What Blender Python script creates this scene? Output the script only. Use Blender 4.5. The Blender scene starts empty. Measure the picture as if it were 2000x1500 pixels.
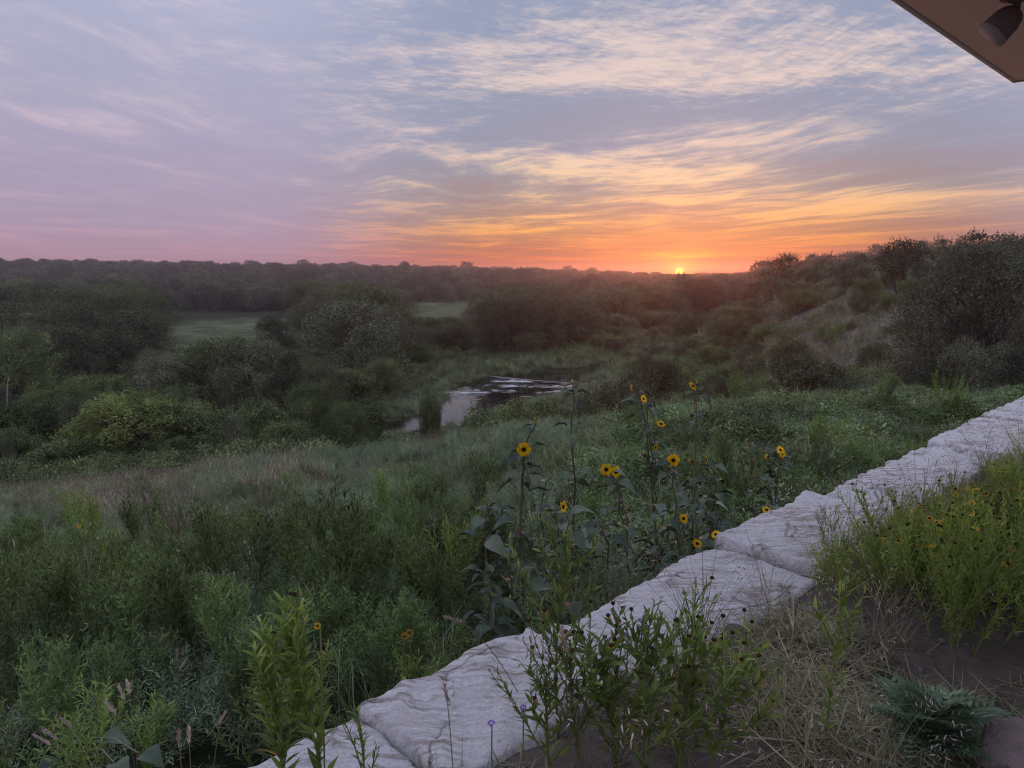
import bpy, math, random
import numpy as np
from mathutils import Vector, Matrix

R = math.radians
rng = np.random.default_rng(11)
scene = bpy.context.scene
COL = scene.collection

# ------------------------------------------------------------------ camera
EYE = 1.65
PITCH = 8.4
FOC = 1450.0                       # focal length in pixels of a 2000 px wide picture
cam_data = bpy.data.cameras.new("camera")
cam_data.sensor_width = 36.0
cam_data.lens = 36.0 * FOC / 2000.0
cam_data.clip_start = 0.05
cam_data.clip_end = 20000.0
cam = bpy.data.objects.new("camera", cam_data)
COL.objects.link(cam)
cam.location = (0, 0, EYE)
cam.rotation_euler = (R(90 - PITCH), 0, 0)
scene.camera = cam

# ------------------------------------------------------------------ sky and sun
SUN_AZ, SUN_EL = 12.55, 0.22       # degrees right of straight ahead, above the horizon


class S:
    """Small arithmetic wrapper around shader node sockets."""
    def __init__(self, nt, sock):
        self.nt, self.s = nt, sock

    def _m(self, op, *a):
        n = self.nt.nodes.new("ShaderNodeMath"); n.operation = op
        for i, v in enumerate((self,) + a):
            if isinstance(v, S): self.nt.links.new(v.s, n.inputs[i])
            else: n.inputs[i].default_value = v
        return S(self.nt, n.outputs[0])
    def __add__(self, o): return self._m("ADD", o)
    __radd__ = __add__
    def __sub__(self, o): return self._m("SUBTRACT", o)
    def __rsub__(self, o): return (self * -1.0) + o
    def __mul__(self, o): return self._m("MULTIPLY", o)
    __rmul__ = __mul__
    def __truediv__(self, o): return self._m("DIVIDE", o)
    def pow(self, o): return self._m("POWER", o)
    def max(self, o): return self._m("MAXIMUM", o)
    def min(self, o): return self._m("MINIMUM", o)
    def fn(self, op): return self._m(op)
    def atan2(self, o): return self._m("ARCTAN2", o)
    def ramp(self, a, b, lo=0.0, hi=1.0, smooth=True):
        n = self.nt.nodes.new("ShaderNodeMapRange")
        n.interpolation_type = "SMOOTHSTEP" if smooth else "LINEAR"
        n.clamp = True
        self.nt.links.new(self.s, n.inputs[0])
        for i, v in zip((1, 2, 3, 4), (a, b, lo, hi)): n.inputs[i].default_value = v
        return S(self.nt, n.outputs[0])


def lin(c):
    return tuple((v / 12.92 if v <= .04045 else ((v + .055) / 1.055) ** 2.4) for v in (x / 255.0 for x in c))


def colramp(nt, fac, stops):
    n = nt.nodes.new("ShaderNodeValToRGB")
    r = n.color_ramp
    r.interpolation = "LINEAR"
    while len(r.elements) < len(stops): r.elements.new(0.5)
    for e, (p, c) in zip(r.elements, stops):
        e.position = p; e.color = (*c, 1)
    nt.links.new(fac.s, n.inputs[0])
    return n.outputs[0]


def mixc(nt, fac, a, b, mode="MIX"):
    n = nt.nodes.new("ShaderNodeMix"); n.data_type = "RGBA"; n.blend_type = mode
    n.clamp_factor = True
    if isinstance(fac, S): nt.links.new(fac.s, n.inputs[0])
    else: n.inputs[0].default_value = fac
    for v, i in ((a, 6), (b, 7)):
        if hasattr(v, "is_linked") or hasattr(v, "links"): nt.links.new(v, n.inputs[i])
        else: n.inputs[i].default_value = (*v, 1)
    return n.outputs[2]


def comb(nt, x, y, z):
    n = nt.nodes.new("ShaderNodeCombineXYZ")
    for i, v in enumerate((x, y, z)):
        if isinstance(v, S): nt.links.new(v.s, n.inputs[i])
        else: n.inputs[i].default_value = v
    return n.outputs[0]


def noise(nt, vec, scale, detail=4.0, rough=0.5, dist=0.0, kind="FBM"):
    n = nt.nodes.new("ShaderNodeTexNoise")
    n.noise_type = kind
    if vec is not None: nt.links.new(vec, n.inputs["Vector"])
    n.inputs["Scale"].default_value = scale
    n.inputs["Detail"].default_value = detail
    n.inputs["Roughness"].default_value = rough
    n.inputs["Distortion"].default_value = dist
    return S(nt, n.outputs[0])


def build_world():
    w = bpy.data.worlds.new("World"); scene.world = w
    w.use_nodes = True
    nt = w.node_tree
    nt.nodes.clear()
    tc = nt.nodes.new("ShaderNodeTexCoord")
    sep = nt.nodes.new("ShaderNodeSeparateXYZ")
    nt.links.new(tc.outputs["Generated"], sep.inputs[0])
    x, y, z = (S(nt, sep.outputs[i]) for i in range(3))
    zc = z.min(1.0).max(-1.0)
    el = zc.fn("ARCSINE") * (180 / math.pi)                 # degrees
    az = x.atan2(y) * (180 / math.pi)
    sx, sy = math.sin(R(SUN_AZ)), math.cos(R(SUN_AZ))
    hor = ((x * x + y * y) + 1e-6).fn("SQRT")
    cosd = (x * sx + y * sy) / hor                          # cosine of the azimuth distance to the sun
    sunny = cosd.ramp(0.855, 0.985)                          # 1 near the sun, 0 about 35 degrees away
    e01 = (el.max(0.0) / 90.0).fn("SQRT")                   # ramps are laid out on sqrt(elevation)
    P = lambda d: math.sqrt(d / 90.0)
    base_l = colramp(nt, e01, [(P(0), lin((200, 140, 152))), (P(1.3), lin((184, 148, 168))), (P(4), lin((170, 154, 180))),
                               (P(8), lin((170, 162, 188))), (P(14), lin((170, 171, 197))), (P(25), lin((184, 191, 220))), (P(90), lin((193, 203, 233)))])
    base_s = colramp(nt, e01, [(P(0), lin((212, 80, 44))), (P(1.2), lin((188, 102, 72))), (P(3.2), lin((174, 130, 104))),
                               (P(6), lin((152, 146, 150))), (P(9), lin((140, 150, 174))), (P(20), lin((146, 158, 186))), (P(40), lin((177, 187, 217))), (P(90), lin((193, 203, 233)))])
    base = mixc(nt, sunny, base_l, base_s)
    lit_l = colramp(nt, e01, [(P(0), lin((222, 150, 156))), (P(4), lin((204, 170, 186))), (P(10), lin((214, 192, 206))), (P(20), lin((218, 204, 214))), (P(90), lin((214, 206, 218)))])
    lit_s = colramp(nt, e01, [(P(0), lin((255, 120, 30))), (P(1.5), lin((255, 146, 54))), (P(3.5), lin((255, 182, 104))), (P(6.5), lin((246, 208, 166))),
                              (P(10), lin((236, 210, 196))), (P(20), lin((226, 208, 206))), (P(90), lin((214, 206, 218)))])
    lit = mixc(nt, sunny, lit_l, lit_s)
    drk_l = colramp(nt, e01, [(P(0), lin((190, 136, 158))), (P(5), lin((166, 148, 176))), (P(15), lin((160, 160, 190))), (P(90), lin((150, 168, 205)))])
    drk_s = colramp(nt, e01, [(P(0), lin((176, 82, 66))), (P(2), lin((158, 104, 84))), (P(5), lin((150, 128, 124))), (P(9), lin((142, 142, 162))), (P(20), lin((138, 152, 184))), (P(90), lin((146, 165, 204)))])
    drk = mixc(nt, sunny, drk_l, drk_s)

    # cloud coordinates: the cloud sheet seen in perspective, streaks bowed round the viewer
    zz = z.max(0.0) + 0.012
    px_, py_ = x / zz, y / zz
    ca, sa = math.cos(R(-6)), math.sin(R(-6))               # the streaks bow about a line a little left of straight ahead
    xs = (px_ * ca - py_ * sa) * 2.1
    ys = px_ * sa + py_ * ca
    rad = (xs * xs + ys * ys + 1e-4).fn("SQRT")
    lr = (rad.fn("SQRT").max(1e-3))._m("LOGARITHM", math.e) * 2.0
    ct, st = xs / rad, ys / rad
    wob = noise(nt, comb(nt, lr * 1.2, ct * 2.4, st * 2.4), 1.0, 2.0, 0.5)
    lrw = lr + (wob - 0.5) * 0.40
    streak = noise(nt, comb(nt, lrw * 8.0, ct * 4.2 + 3.1, st * 4.2), 1.0, 6.0, 0.64, 0.0)
    fine = noise(nt, comb(nt, lrw * 34.0, ct * 16.0 + 7.7, st * 16.0), 1.0, 4.0, 0.65, 0.0)
    broad = noise(nt, comb(nt, lrw * 2.6 + 1.3, ct * 2.0, st * 2.0), 1.0, 3.0, 0.5)
    rot = 0.5
    ripple = noise(nt, comb(nt, (px_ * math.cos(rot) + py_ * math.sin(rot)) * 0.55, (py_ * math.cos(rot) - px_ * math.sin(rot)) * 1.5, 0.0), 16.0, 3.0, 0.68, 0.2)
    puff = noise(nt, comb(nt, px_ * 0.8, py_ * 1.25, 2.0), 3.4, 5.0, 0.68, 0.15)

    # where the photograph's cloud sheet is thick (+) and where it is open (-): px, py, half sizes, amount
    def blob(px, py, wx, wy, amp):
        s_, u_ = (750 - py) / FOC, (px - 1000) / FOC
        yy = math.cos(R(PITCH)) + s_ * math.sin(R(PITCH)); zz_ = -math.sin(R(PITCH)) + s_ * math.cos(R(PITCH))
        a0 = math.degrees(math.atan2(u_, yy)); e0 = math.degrees(math.atan2(zz_, math.hypot(u_, yy)))
        k = 180 / math.pi / FOC
        da = az._m("MULTIPLY_ADD", 1 / (wx * k), -a0 / (wx * k))
        de = el._m("MULTIPLY_ADD", 1 / (wy * k), -e0 / (wy * k))
        g = da._m("MULTIPLY_ADD", da, de * de)
        p_ = nt.nodes.new("ShaderNodeMath"); p_.operation = "POWER"; p_.inputs[0].default_value = 1 / math.e; nt.links.new(g.s, p_.inputs[1])
        return S(nt, p_.outputs[0]), amp
    bias = None
    for b in [(1180, 235, 190, 50, -.34), (1000, 250, 160, 50, -.22), (1330, 110, 330, 60, .20), (1120, 150, 220, 26, .20), (1320, 165, 200, 22, .18),
              (1640, 110, 220, 40, .16), (1560, 215, 200, 26, -.10), (1420, 275, 330, 30, .26), (1080, 310, 170, 42, .28),
              (1700, 320, 200, 30, -.20), (1880, 300, 160, 60, -.15), (880, 35, 80, 40, -.18), (560, 60, 130, 34, -.08), (760, 215, 110, 24, .16), (420, 105, 200, 24, .12),
              (300, 330, 300, 40, -.12), (700, 330, 250, 30, -.05), (960, 400, 170, 26, -.16), (1240, 400, 120, 22, -.10), (1030, 450, 220, 14, .14),
              (1400, 425, 420, 14, .24), (1650, 395, 260, 16, .22), (1300, 345, 260, 22, .12), (1500, 465, 300, 9, .10), (1650, 455, 220, 10, -.06), (1100, 505, 170, 9, -.12), (1430, 512, 90, 9, -.16), (850, 425, 110, 10, .16),
              (560, 235, 160, 10, .12), (1800, 380, 160, 16, .16), (1860, 450, 160, 18, -.1)]:
        v, amp = blob(*b)
        bias = v * amp if bias is None else v._m("MULTIPLY_ADD", amp, bias)
    hi = el.ramp(8.0, 13.0) * cosd.ramp(0.70, 0.90)         # rippled cloud only high in the sheet, sunward
    tex = streak * (1.0 - hi * 0.75) + (puff * 0.68 + ripple * 0.32) * (hi * 0.75) + (fine - 0.5) * 0.24
    dens = (tex - 0.5) * 2.6 + (broad - 0.5) * 0.7 + bias * 1.15 + 0.03
    contrast = sunny * 0.25 + 0.72
    litmask = dens.ramp(-0.12, 0.62) * contrast
    drkmask = (dens * -1.0).ramp(0.02, 0.45) * (sunny * 0.45 + 0.4) * el.ramp(14.0, 4.0, 0.4, 1.0)
    c = mixc(nt, drkmask, base, drk)
    c = mixc(nt, litmask * 0.9, c, lit)

    # physical sky underneath: the clear-air scattering of the same low sun
    sky = nt.nodes.new("ShaderNodeTexSky")
    sky.sky_type = "NISHITA"
    sky.sun_disc = False
    sky.sun_elevation = R(1.2)                              # same direction as the sun lamp
    sky.sun_rotation = R(SUN_AZ)
    sky.dust_density = 2.0
    sc_ = nt.nodes.new("ShaderNodeVectorMath"); sc_.operation = "SCALE"
    nt.links.new(sky.outputs[0], sc_.inputs[0]); sc_.inputs["Scale"].default_value = 0.010
    c = mixc(nt, 1.0, c, sc_.outputs[0], "ADD")

    # the sun itself, low behind the far ridge, and its aureole in the dusty air
    sv = (math.sin(R(SUN_AZ)) * math.cos(R(SUN_EL)), math.cos(R(SUN_AZ)) * math.cos(R(SUN_EL)), math.sin(R(SUN_EL)))
    dx, dy, dz = x - sv[0], y - sv[1], z - sv[2]
    ang2 = (dx * dx + dy * dy + dz * dz) * (180 / math.pi) ** 2          # squared degrees
    flat2 = ((dx * dx + dy * dy) * 0.45 + dz * dz) * (180 / math.pi) ** 2
    aur = (flat2 * (-1 / 2.6)).fn("EXPONENT") * 1.25 + (flat2 * (-1 / 26.0)).fn("EXPONENT") * 0.28
    gap = (dens * 0.7 + 0.75).max(0.2).min(1.3)
    aur = aur * gap
    glow = comb(nt, aur * 1.0, aur * 0.26, aur * 0.012)
    c = mixc(nt, 1.0, c, glow, "ADD")
    disc = ang2.ramp(0.30 ** 2, 0.24 ** 2) * 9.0 + (flat2 * (-1 / 0.30)).fn("EXPONENT") * 3.0
    dcol = comb(nt, disc * 1.0, disc * 0.20, disc * 0.02)
    c = mixc(nt, 1.0, c, dcol, "ADD")
    c = mixc(nt, el.ramp(-0.9, -0.4), (0.05, 0.045, 0.045), c)           # below the horizon there is dusky land, not sky
    bg = nt.nodes.new("ShaderNodeBackground")
    bg.inputs["Strength"].default_value = 1.0
    out = nt.nodes.new("ShaderNodeOutputWorld")
    nt.links.new(c, bg.inputs[0]); nt.links.new(bg.outputs[0], out.inputs[0])
    w.cycles.sampling_method = "MANUAL"
    w.cycles.sample_map_resolution = 1024


build_world()

sun_data = bpy.data.lights.new("sun", "SUN")
sun_data.energy = 0.55
sun_data.angle = R(0.6)
sun_data.color = (1.0, 0.27, 0.09)
sun = bpy.data.objects.new("sun", sun_data)
COL.objects.link(sun)
sun.location = (60, 300, 40)
sd = Vector((math.sin(R(SUN_AZ)) * math.cos(R(1.2)), math.cos(R(SUN_AZ)) * math.cos(R(1.2)), math.sin(R(1.2))))
sun.rotation_euler = sd.to_track_quat("Z", "Y").to_euler()

scene.view_settings.view_transform = "Standard"
scene.view_settings.look = "None"
scene.view_settings.exposure = 0.0
scene.view_settings.gamma = 1.0
scene.view_settings.use_curve_mapping = False
scene.cycles.max_bounces = 4
scene.cycles.diffuse_bounces = 1
scene.cycles.glossy_bounces = 2
scene.cycles.transmission_bounces = 2
scene.cycles.transparent_max_bounces = 6
scene.cycles.volume_bounces = 0
scene.cycles.use_denoising = True
scene.cycles.use_adaptive_sampling = True
scene.cycles.adaptive_threshold = 0.02
scene.cycles.filter_width = 1.1
scene.cycles.caustics_reflective = False
scene.cycles.caustics_refractive = False
scene.cycles.sample_clamp_indirect = 4.0

# ------------------------------------------------------------------ helpers: geometry
CP, SP = math.cos(R(PITCH)), math.sin(R(PITCH))


def ray(px, py):
    s, u = (750 - py) / FOC, (px - 1000) / FOC
    return np.array([u, CP + s * SP, -SP + s * CP])


def at_depth(px, py, Y):
    d = ray(px, py); k = Y / d[1]
    return np.array([d[0] * k, Y, EYE + d[2] * k])


def at_height(px, py, z):
    d = ray(px, py); k = (z - EYE) / d[2]
    return np.array([d[0] * k, d[1] * k, z])


def to_picture(p):
    """World points -> pixel columns and rows (arrays)."""
    p = np.atleast_2d(p)
    q = p - np.array([0, 0, EYE])
    f = q[:, 1] * CP - q[:, 2] * SP
    v = q[:, 1] * SP + q[:, 2] * CP
    f = np.where(f < .05, .05, f)
    return 1000 + FOC * q[:, 0] / f, 750 - FOC * v / f


def vnoise(p, seed=0):
    """Smooth value noise in 3D, array in, array out, -1..1."""
    p = np.asarray(p, float)
    i = np.floor(p).astype(np.int64); f = p - i
    f = f * f * (3 - 2 * f)
    def h(a, b, c):
        n = (a * 374761393 + b * 668265263 + c * 2147483647 + seed * 974711) & 0xFFFFFFFF
        n = ((n ^ (n >> 13)) * 1274126177) & 0xFFFFFFFF
        return ((n ^ (n >> 16)) & 0xFFFF) / 32767.5 - 1
    o = 0
    for dx in (0, 1):
        for dy in (0, 1):
            for dz in (0, 1):
                wgt = (f[..., 0] if dx else 1 - f[..., 0]) * (f[..., 1] if dy else 1 - f[..., 1]) * (f[..., 2] if dz else 1 - f[..., 2])
                o = o + wgt * h(i[..., 0] + dx, i[..., 1] + dy, i[..., 2] + dz)
    return o


def fbm(p, oct=4, seed=0, gain=.5):
    o, a = 0, 1.0
    p = np.asarray(p, float)
    for k in range(oct):
        o = o + a * vnoise(p * 2 ** k, seed + k * 17); a *= gain
    return o


def sstep(x, a, b):
    t = np.clip((x - a) / (b - a), 0, 1)
    return t * t * (3 - 2 * t)


def mesh_np(name, V, F, mats, fm=None, rnd=None, smooth=False):
    """One mesh from vertex array V and a list of face index arrays (k x n, n = 3 or 4)."""
    me = bpy.data.meshes.new(name)
    V = np.asarray(V, np.float32)
    F = [np.asarray(f, np.int32) for f in F if len(f)]
    me.vertices.add(len(V)); me.vertices.foreach_set("co", V.ravel())
    nl = sum(f.size for f in F); nf = sum(len(f) for f in F)
    me.loops.add(nl); me.loops.foreach_set("vertex_index", np.concatenate([f.ravel() for f in F]))
    tot = np.concatenate([np.full(len(f), f.shape[1], np.int32) for f in F])
    st = np.concatenate([[0], np.cumsum(tot)[:-1]]).astype(np.int32)
    me.polygons.add(nf)
    me.polygons.foreach_set("loop_start", st); me.polygons.foreach_set("loop_total", tot)
    if smooth: me.polygons.foreach_set("use_smooth", np.ones(nf, bool))
    for m in (mats if isinstance(mats, (list, tuple)) else [mats]): me.materials.append(m)
    if fm is not None: me.polygons.foreach_set("material_index", np.asarray(fm, np.int32))
    if rnd is not None:
        a = me.attributes.new("rnd", "FLOAT", "FACE"); a.data.foreach_set("value", np.asarray(rnd, np.float32))
    me.update(calc_edges=True)
    return me


class Geo:
    """Collects pieces of geometry (verts, quads, tris, material index, random value) into one mesh."""
    def __init__(self):
        self.V, self.Q, self.T, self.qm, self.tm, self.qr, self.tr, self.n = [], [], [], [], [], [], [], 0

    def add(self, V, Q=None, T=None, m=0, r=0.5):
        V = np.asarray(V, float).reshape(-1, 3)
        if Q is not None and len(Q):
            Q = np.asarray(Q, int); self.Q.append(Q + self.n)
            self.qm.append(np.full(len(Q), m)); self.qr.append(np.broadcast_to(r, len(Q)))
        if T is not None and len(T):
            T = np.asarray(T, int); self.T.append(T + self.n)
            self.tm.append(np.full(len(T), m)); self.tr.append(np.broadcast_to(r, len(T)))
        self.V.append(V); self.n += len(V)

    def stamp(self, TV, Q, T, P, RM, sc, m=0, r=None):
        """Copy the template (TV, Q, T) to every position P with rotation RM and scale sc."""
        k, n = len(P), len(TV)
        if k == 0: return
        sc = np.asarray(sc, float)
        if sc.ndim == 0: sc = np.full(k, float(sc))
        if sc.ndim == 1: sc = np.repeat(sc[:, None], 3, 1)
        V = np.einsum("kij,knj->kni", RM, TV[None] * sc[:, None, :]) + P[:, None, :]
        off = (np.arange(k) * n)[:, None, None]
        if r is None: r = rng.random(k)
        base = self.n
        if Q is not None and len(Q):
            q = (np.asarray(Q)[None] + off).reshape(-1, 4); self.Q.append(q + base)
            self.qm.append(np.full(len(q), m)); self.qr.append(np.repeat(r, len(Q)))
        if T is not None and len(T):
            t = (np.asarray(T)[None] + off).reshape(-1, 3); self.T.append(t + base)
            self.tm.append(np.full(len(t), m)); self.tr.append(np.repeat(r, len(T)))
        self.V.append(V.reshape(-1, 3)); self.n += k * n

    def tube(self, pts, rad, sides=6, m=0, r=0.5, cap=True):
        pts = np.asarray(pts, float); k = len(pts)
        rad = np.broadcast_to(np.asarray(rad, float), k)
        tan = np.gradient(pts, axis=0); tan /= np.linalg.norm(tan, axis=1)[:, None] + 1e-9
        ref = np.array([0.31, 0.17, 0.93]) if abs(tan[0][2]) < .9 else np.array([1.0, 0.1, 0.05])
        a = np.cross(tan, ref); a /= np.linalg.norm(a, axis=1)[:, None] + 1e-9
        b = np.cross(tan, a)
        th = np.arange(sides) * 2 * math.pi / sides
        V = pts[:, None] + rad[:, None, None] * (np.cos(th)[None, :, None] * a[:, None] + np.sin(th)[None, :, None] * b[:, None])
        V = V.reshape(-1, 3)
        i = np.arange(sides); j = (i + 1) % sides
        Q = np.concatenate([np.stack([i + s * sides, j + s * sides, j + (s + 1) * sides, i + (s + 1) * sides], 1) for s in range(k - 1)])
        T = None
        if cap:
            V = np.concatenate([V, pts[-1:] + tan[-1:] * rad[-1] * .6])
            T = np.stack([i + (k - 1) * sides, j + (k - 1) * sides, np.full(sides, k * sides)], 1)
        self.add(V, Q, T, m, r)

    def mesh(self, name, mats, smooth=False):
        V = np.concatenate(self.V)
        F, fm, fr = [], [], []
        if self.Q: F.append(np.concatenate(self.Q)); fm.append(np.concatenate(self.qm)); fr.append(np.concatenate(self.qr))
        if self.T: F.append(np.concatenate(self.T)); fm.append(np.concatenate(self.tm)); fr.append(np.concatenate(self.tr))
        return mesh_np(name, V, F, mats, np.concatenate(fm), np.concatenate(fr), smooth)


def frames(axis, nrm):
    """Rotation matrices whose columns are (side, axis, normal) for arrays of directions."""
    y = axis / (np.linalg.norm(axis, axis=1)[:, None] + 1e-9)
    x = np.cross(y, nrm); x /= np.linalg.norm(x, axis=1)[:, None] + 1e-9
    z = np.cross(x, y)
    return np.stack([x, y, z], 2)


def rdir(n):
    v = rng.normal(size=(n, 3)); return v / np.linalg.norm(v, axis=1)[:, None]


def obj(name, me, parent=None, loc=None, rz=None, sc=None):
    o = bpy.data.objects.new(name, me); COL.objects.link(o)
    if parent is not None: o.parent = parent
    if loc is not None: o.location = [float(v) for v in loc]
    if rz is not None: o.rotation_euler = (0, 0, rz)
    if sc is not None: o.scale = (sc, sc, sc) if np.isscalar(sc) else [float(v) for v in sc]
    return o


def tag(o, label, cat, group=None):
    o["label"] = label; o["category"] = cat
    if group: o["group"] = group
    return o


def kind(o, k, label=None):
    o["kind"] = k
    if label: o["label"] = label
    return o


# ------------------------------------------------------------------ materials
def new_mat(name):
    m = bpy.data.materials.new(name); m.use_nodes = True
    nt = m.node_tree
    return m, nt, nt.nodes["Principled BSDF"], nt.nodes["Material Output"]


LEAF = 1.9            # leaf reflectance scale common to all foliage


def foliage(name, ca, cb, cc=None, rough=0.55, spec=0.3, trans=0.0, hue_var=0.25, patch=0.9):
    """Leaf material: colour drifts per leaf ('rnd') and per plant (object random)."""
    m, nt, bs, out = new_mat(name)
    at = nt.nodes.new("ShaderNodeAttribute"); at.attribute_name = "rnd"
    oi = nt.nodes.new("ShaderNodeObjectInfo")
    a = S(nt, at.outputs["Fac"]); o = S(nt, oi.outputs["Random"])
    f = (a * (1 - hue_var) + o * hue_var)
    ca, cb, cc = (tuple(min(.8, LEAF * v) if max(c_) < .4 else v for v in c_) for c_ in (ca, cb, cc or cb))
    c = colramp(nt, f, [(0.0, ca), (0.75, cb), (1.0, cc or cb)])
    gp = nt.nodes.new("ShaderNodeNewGeometry")
    pn = noise(nt, gp.outputs["Position"], patch, 3, .55)
    v = (o * 0.5 + 0.75) * pn.ramp(.32, .68, .62, 1.38)
    c = mixc(nt, 1.0, c, comb(nt, v, v, v), "MULTIPLY")
    nt.links.new(c, bs.inputs["Base Color"])
    bs.inputs["Roughness"].default_value = rough
    bs.inputs["Specular IOR Level"].default_value = spec
    if trans > 0:
        tr = nt.nodes.new("ShaderNodeBsdfTranslucent")
        c2 = mixc(nt, 1.0, c, (1.0, 1.1, 0.55), "MULTIPLY")
        nt.links.new(c2, tr.inputs[0])
        mx = nt.nodes.new("ShaderNodeMixShader"); mx.inputs[0].default_value = trans
        nt.links.new(bs.outputs[0], mx.inputs[1]); nt.links.new(tr.outputs[0], mx.inputs[2])
        nt.links.new(mx.outputs[0], out.inputs[0])
    return m


def plain(name, col, rough=0.7, spec=0.3, var=0.25, scale=12.0, bump=0.0, bscale=60.0):
    m, nt, bs, out = new_mat(name)
    tc = nt.nodes.new("ShaderNodeTexCoord")
    n = noise(nt, tc.outputs["Object"], scale, 5, 0.6)
    v = n * (2 * var) + (1 - var)
    c = mixc(nt, 1.0, col, comb(nt, v, v, v), "MULTIPLY")
    nt.links.new(c, bs.inputs["Base Color"])
    bs.inputs["Roughness"].default_value = rough
    bs.inputs["Specular IOR Level"].default_value = spec
    if bump:
        b = noise(nt, tc.outputs["Object"], bscale, 4, 0.6)
        bn = nt.nodes.new("ShaderNodeBump"); bn.inputs["Strength"].default_value = bump; bn.inputs["Distance"].default_value = 0.02
        nt.links.new(b.s, bn.inputs["Height"]); nt.links.new(bn.outputs[0], bs.inputs["Normal"])
    return m


# ------------------------------------------------------------------ the lie of the land
# retaining wall: far top edge runs through WA along WD, WN points to the terrace side
WA = np.array([0.0, 3.1]); WD = np.array([.722, .692]); WD /= np.linalg.norm(WD); WN = np.array([WD[1], -WD[0]])

CTRL = []          # (u, ln Y, z)
def cpx(px, py, Y):
    p = at_depth(px, py, Y); CTRL.append((p[0] / Y, math.log(Y), p[2]))
def cz(px, Y, z):
    CTRL.append(((px - 1000) / FOC, math.log(Y), z))

for px in (-700, 0, 500, 1000): cz(px, 2.2, -.62)
for px in (1500, 2000, 2700): cz(px, 2.2, -.5)
for px, Y, z in ((-700, 4, -.9), (0, 4, -.85), (600, 4, -.75), (1100, 4.5, -.8), (1500, 5.5, -.8), (1900, 8, -.72), (2400, 8, -.6), (2400, 14, -.5)): cz(px, Y, z)
cpx(-600, 1200, 6.5); cpx(0, 1200, 6.5); cpx(500, 1180, 6.5); cpx(900, 1080, 7)
cpx(0, 1020, 16); cpx(-600, 1010, 17); cpx(0, 958, 27); cpx(-600, 960, 27); cpx(400, 1010, 13.5); cpx(400, 935, 24); cpx(700, 1000, 11); cpx(720, 888, 21)
cpx(1000, 920, 12); cpx(1000, 868, 18); cpx(1300, 880, 10.5); cpx(1300, 822, 16); cpx(1560, 860, 10.5); cpx(1560, 800, 15.5); cpx(1900, 795, 14.5)
# falling away behind the brow
for px, Y, z in ((-600, 42, -9.0), (0, 42, -8.8), (300, 41, -8.7), (700, 33, -6.6), (700, 45, -9.2), (1000, 27, -5.2), (1000, 42, -8.9), (1300, 25, -4.0), (1300, 42, -7.6),
                 (1560, 22, -2.6), (1560, 32, -4.6), (1900, 20, -1.6), (1900, 27, -2.6), (2500, 24, .2)): cz(px, Y, z)
# valley floor
for px, Y, z in ((-600, 70, -9.3), (0, 70, -9.2), (400, 70, -9.3), (800, 62, -9.5), (1100, 62, -9.0), (-600, 130, -8.9), (100, 130, -9), (400, 130, -9.1), (700, 110, -9.3), (1000, 110, -9.4), (1200, 110, -9.3),
                 (-600, 200, -8), (0, 200, -8.4), (480, 180, -9), (870, 235, -9.2), (1150, 200, -8.9), (1300, 160, -9.2), (1370, 150, -9.2)): cz(px, Y, z)
# right-hand slope and hill
cpx(1400, 725, 72); cpx(1480, 690, 80); cpx(1450, 610, 108); cpx(1500, 545, 120); cpx(1560, 535, 125); cpx(1700, 715, 42); cpx(1640, 640, 66); cpx(1620, 575, 95); cpx(1650, 527, 118)
cpx(1800, 690, 40); cpx(1800, 600, 60); cpx(1800, 515, 90); cpx(1950, 640, 40); cpx(1980, 505, 72); cpx(2400, 560, 40); cpx(2400, 460, 80); cz(1300, 62, -8.1); cz(1400, 50, -6.6)
cz(1600, 200, 1.0); cz(1900, 200, 3.5); cz(2500, 200, 8); cz(1450, 200, -5.5); cz(1450, 300, -6)
# far ridges
for px, Y, z in ((-600, 320, -3), (0, 320, -4.0), (400, 320, -5.0), (800, 330, -6.4), (1100, 330, -7), (1350, 330, -7.5), (1650, 330, -1), (2200, 330, 3),
                 (-600, 520, 7), (0, 520, 5.0), (400, 540, 3.6), (700, 580, 2.0), (1000, 640, .3), (1200, 640, -3), (1400, 640, -6.5), (1800, 600, 0), (2400, 600, 4),
                 (-600, 1000, 6), (0, 1000, 3), (600, 1000, 1), (1000, 1200, 0.2), (1330, 1400, -5), (1600, 1400, 0), (2400, 1400, 2),
                 (-600, 6500, 8), (0, 6500, 3), (700, 6500, 0), (1330, 6500, -6), (2400, 6500, 0)): cz(px, Y, z)
CTRL = np.array(CTRL)
KU = 1.7


def _tps_fit(C):
    X = np.stack([C[:, 0] * KU, C[:, 1]], 1); n = len(X)
    d = np.linalg.norm(X[:, None] - X[None], axis=2)
    K = np.where(d > 0, d * d * np.log(d + 1e-12), 0) + np.eye(n) * 0.004
    Pm = np.concatenate([np.ones((n, 1)), X], 1)
    A = np.zeros((n + 3, n + 3)); A[:n, :n] = K; A[:n, n:] = Pm; A[n:, :n] = Pm.T
    w = np.linalg.solve(A, np.concatenate([C[:, 2], np.zeros(3)]))
    return X, w


TX, TW = _tps_fit(CTRL)


def base_z(x, y):
    sh = np.shape(x); x = np.ravel(x).astype(float); y = np.maximum(np.ravel(y).astype(float), 1.5)
    q = np.stack([np.clip(x / y, -1.7, 1.7) * KU, np.log(y)], 1)
    o = np.empty(len(q))
    for i in range(0, len(q), 20000):
        d = np.linalg.norm(q[i:i + 20000, None] - TX[None], axis=2)
        o[i:i + 20000] = (d * d * np.log(d + 1e-12)) @ TW[:len(TX)] + TW[len(TX)] + q[i:i + 20000] @ TW[len(TX) + 1:]
    return o.reshape(sh)


WATER_Z = -9.72
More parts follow.
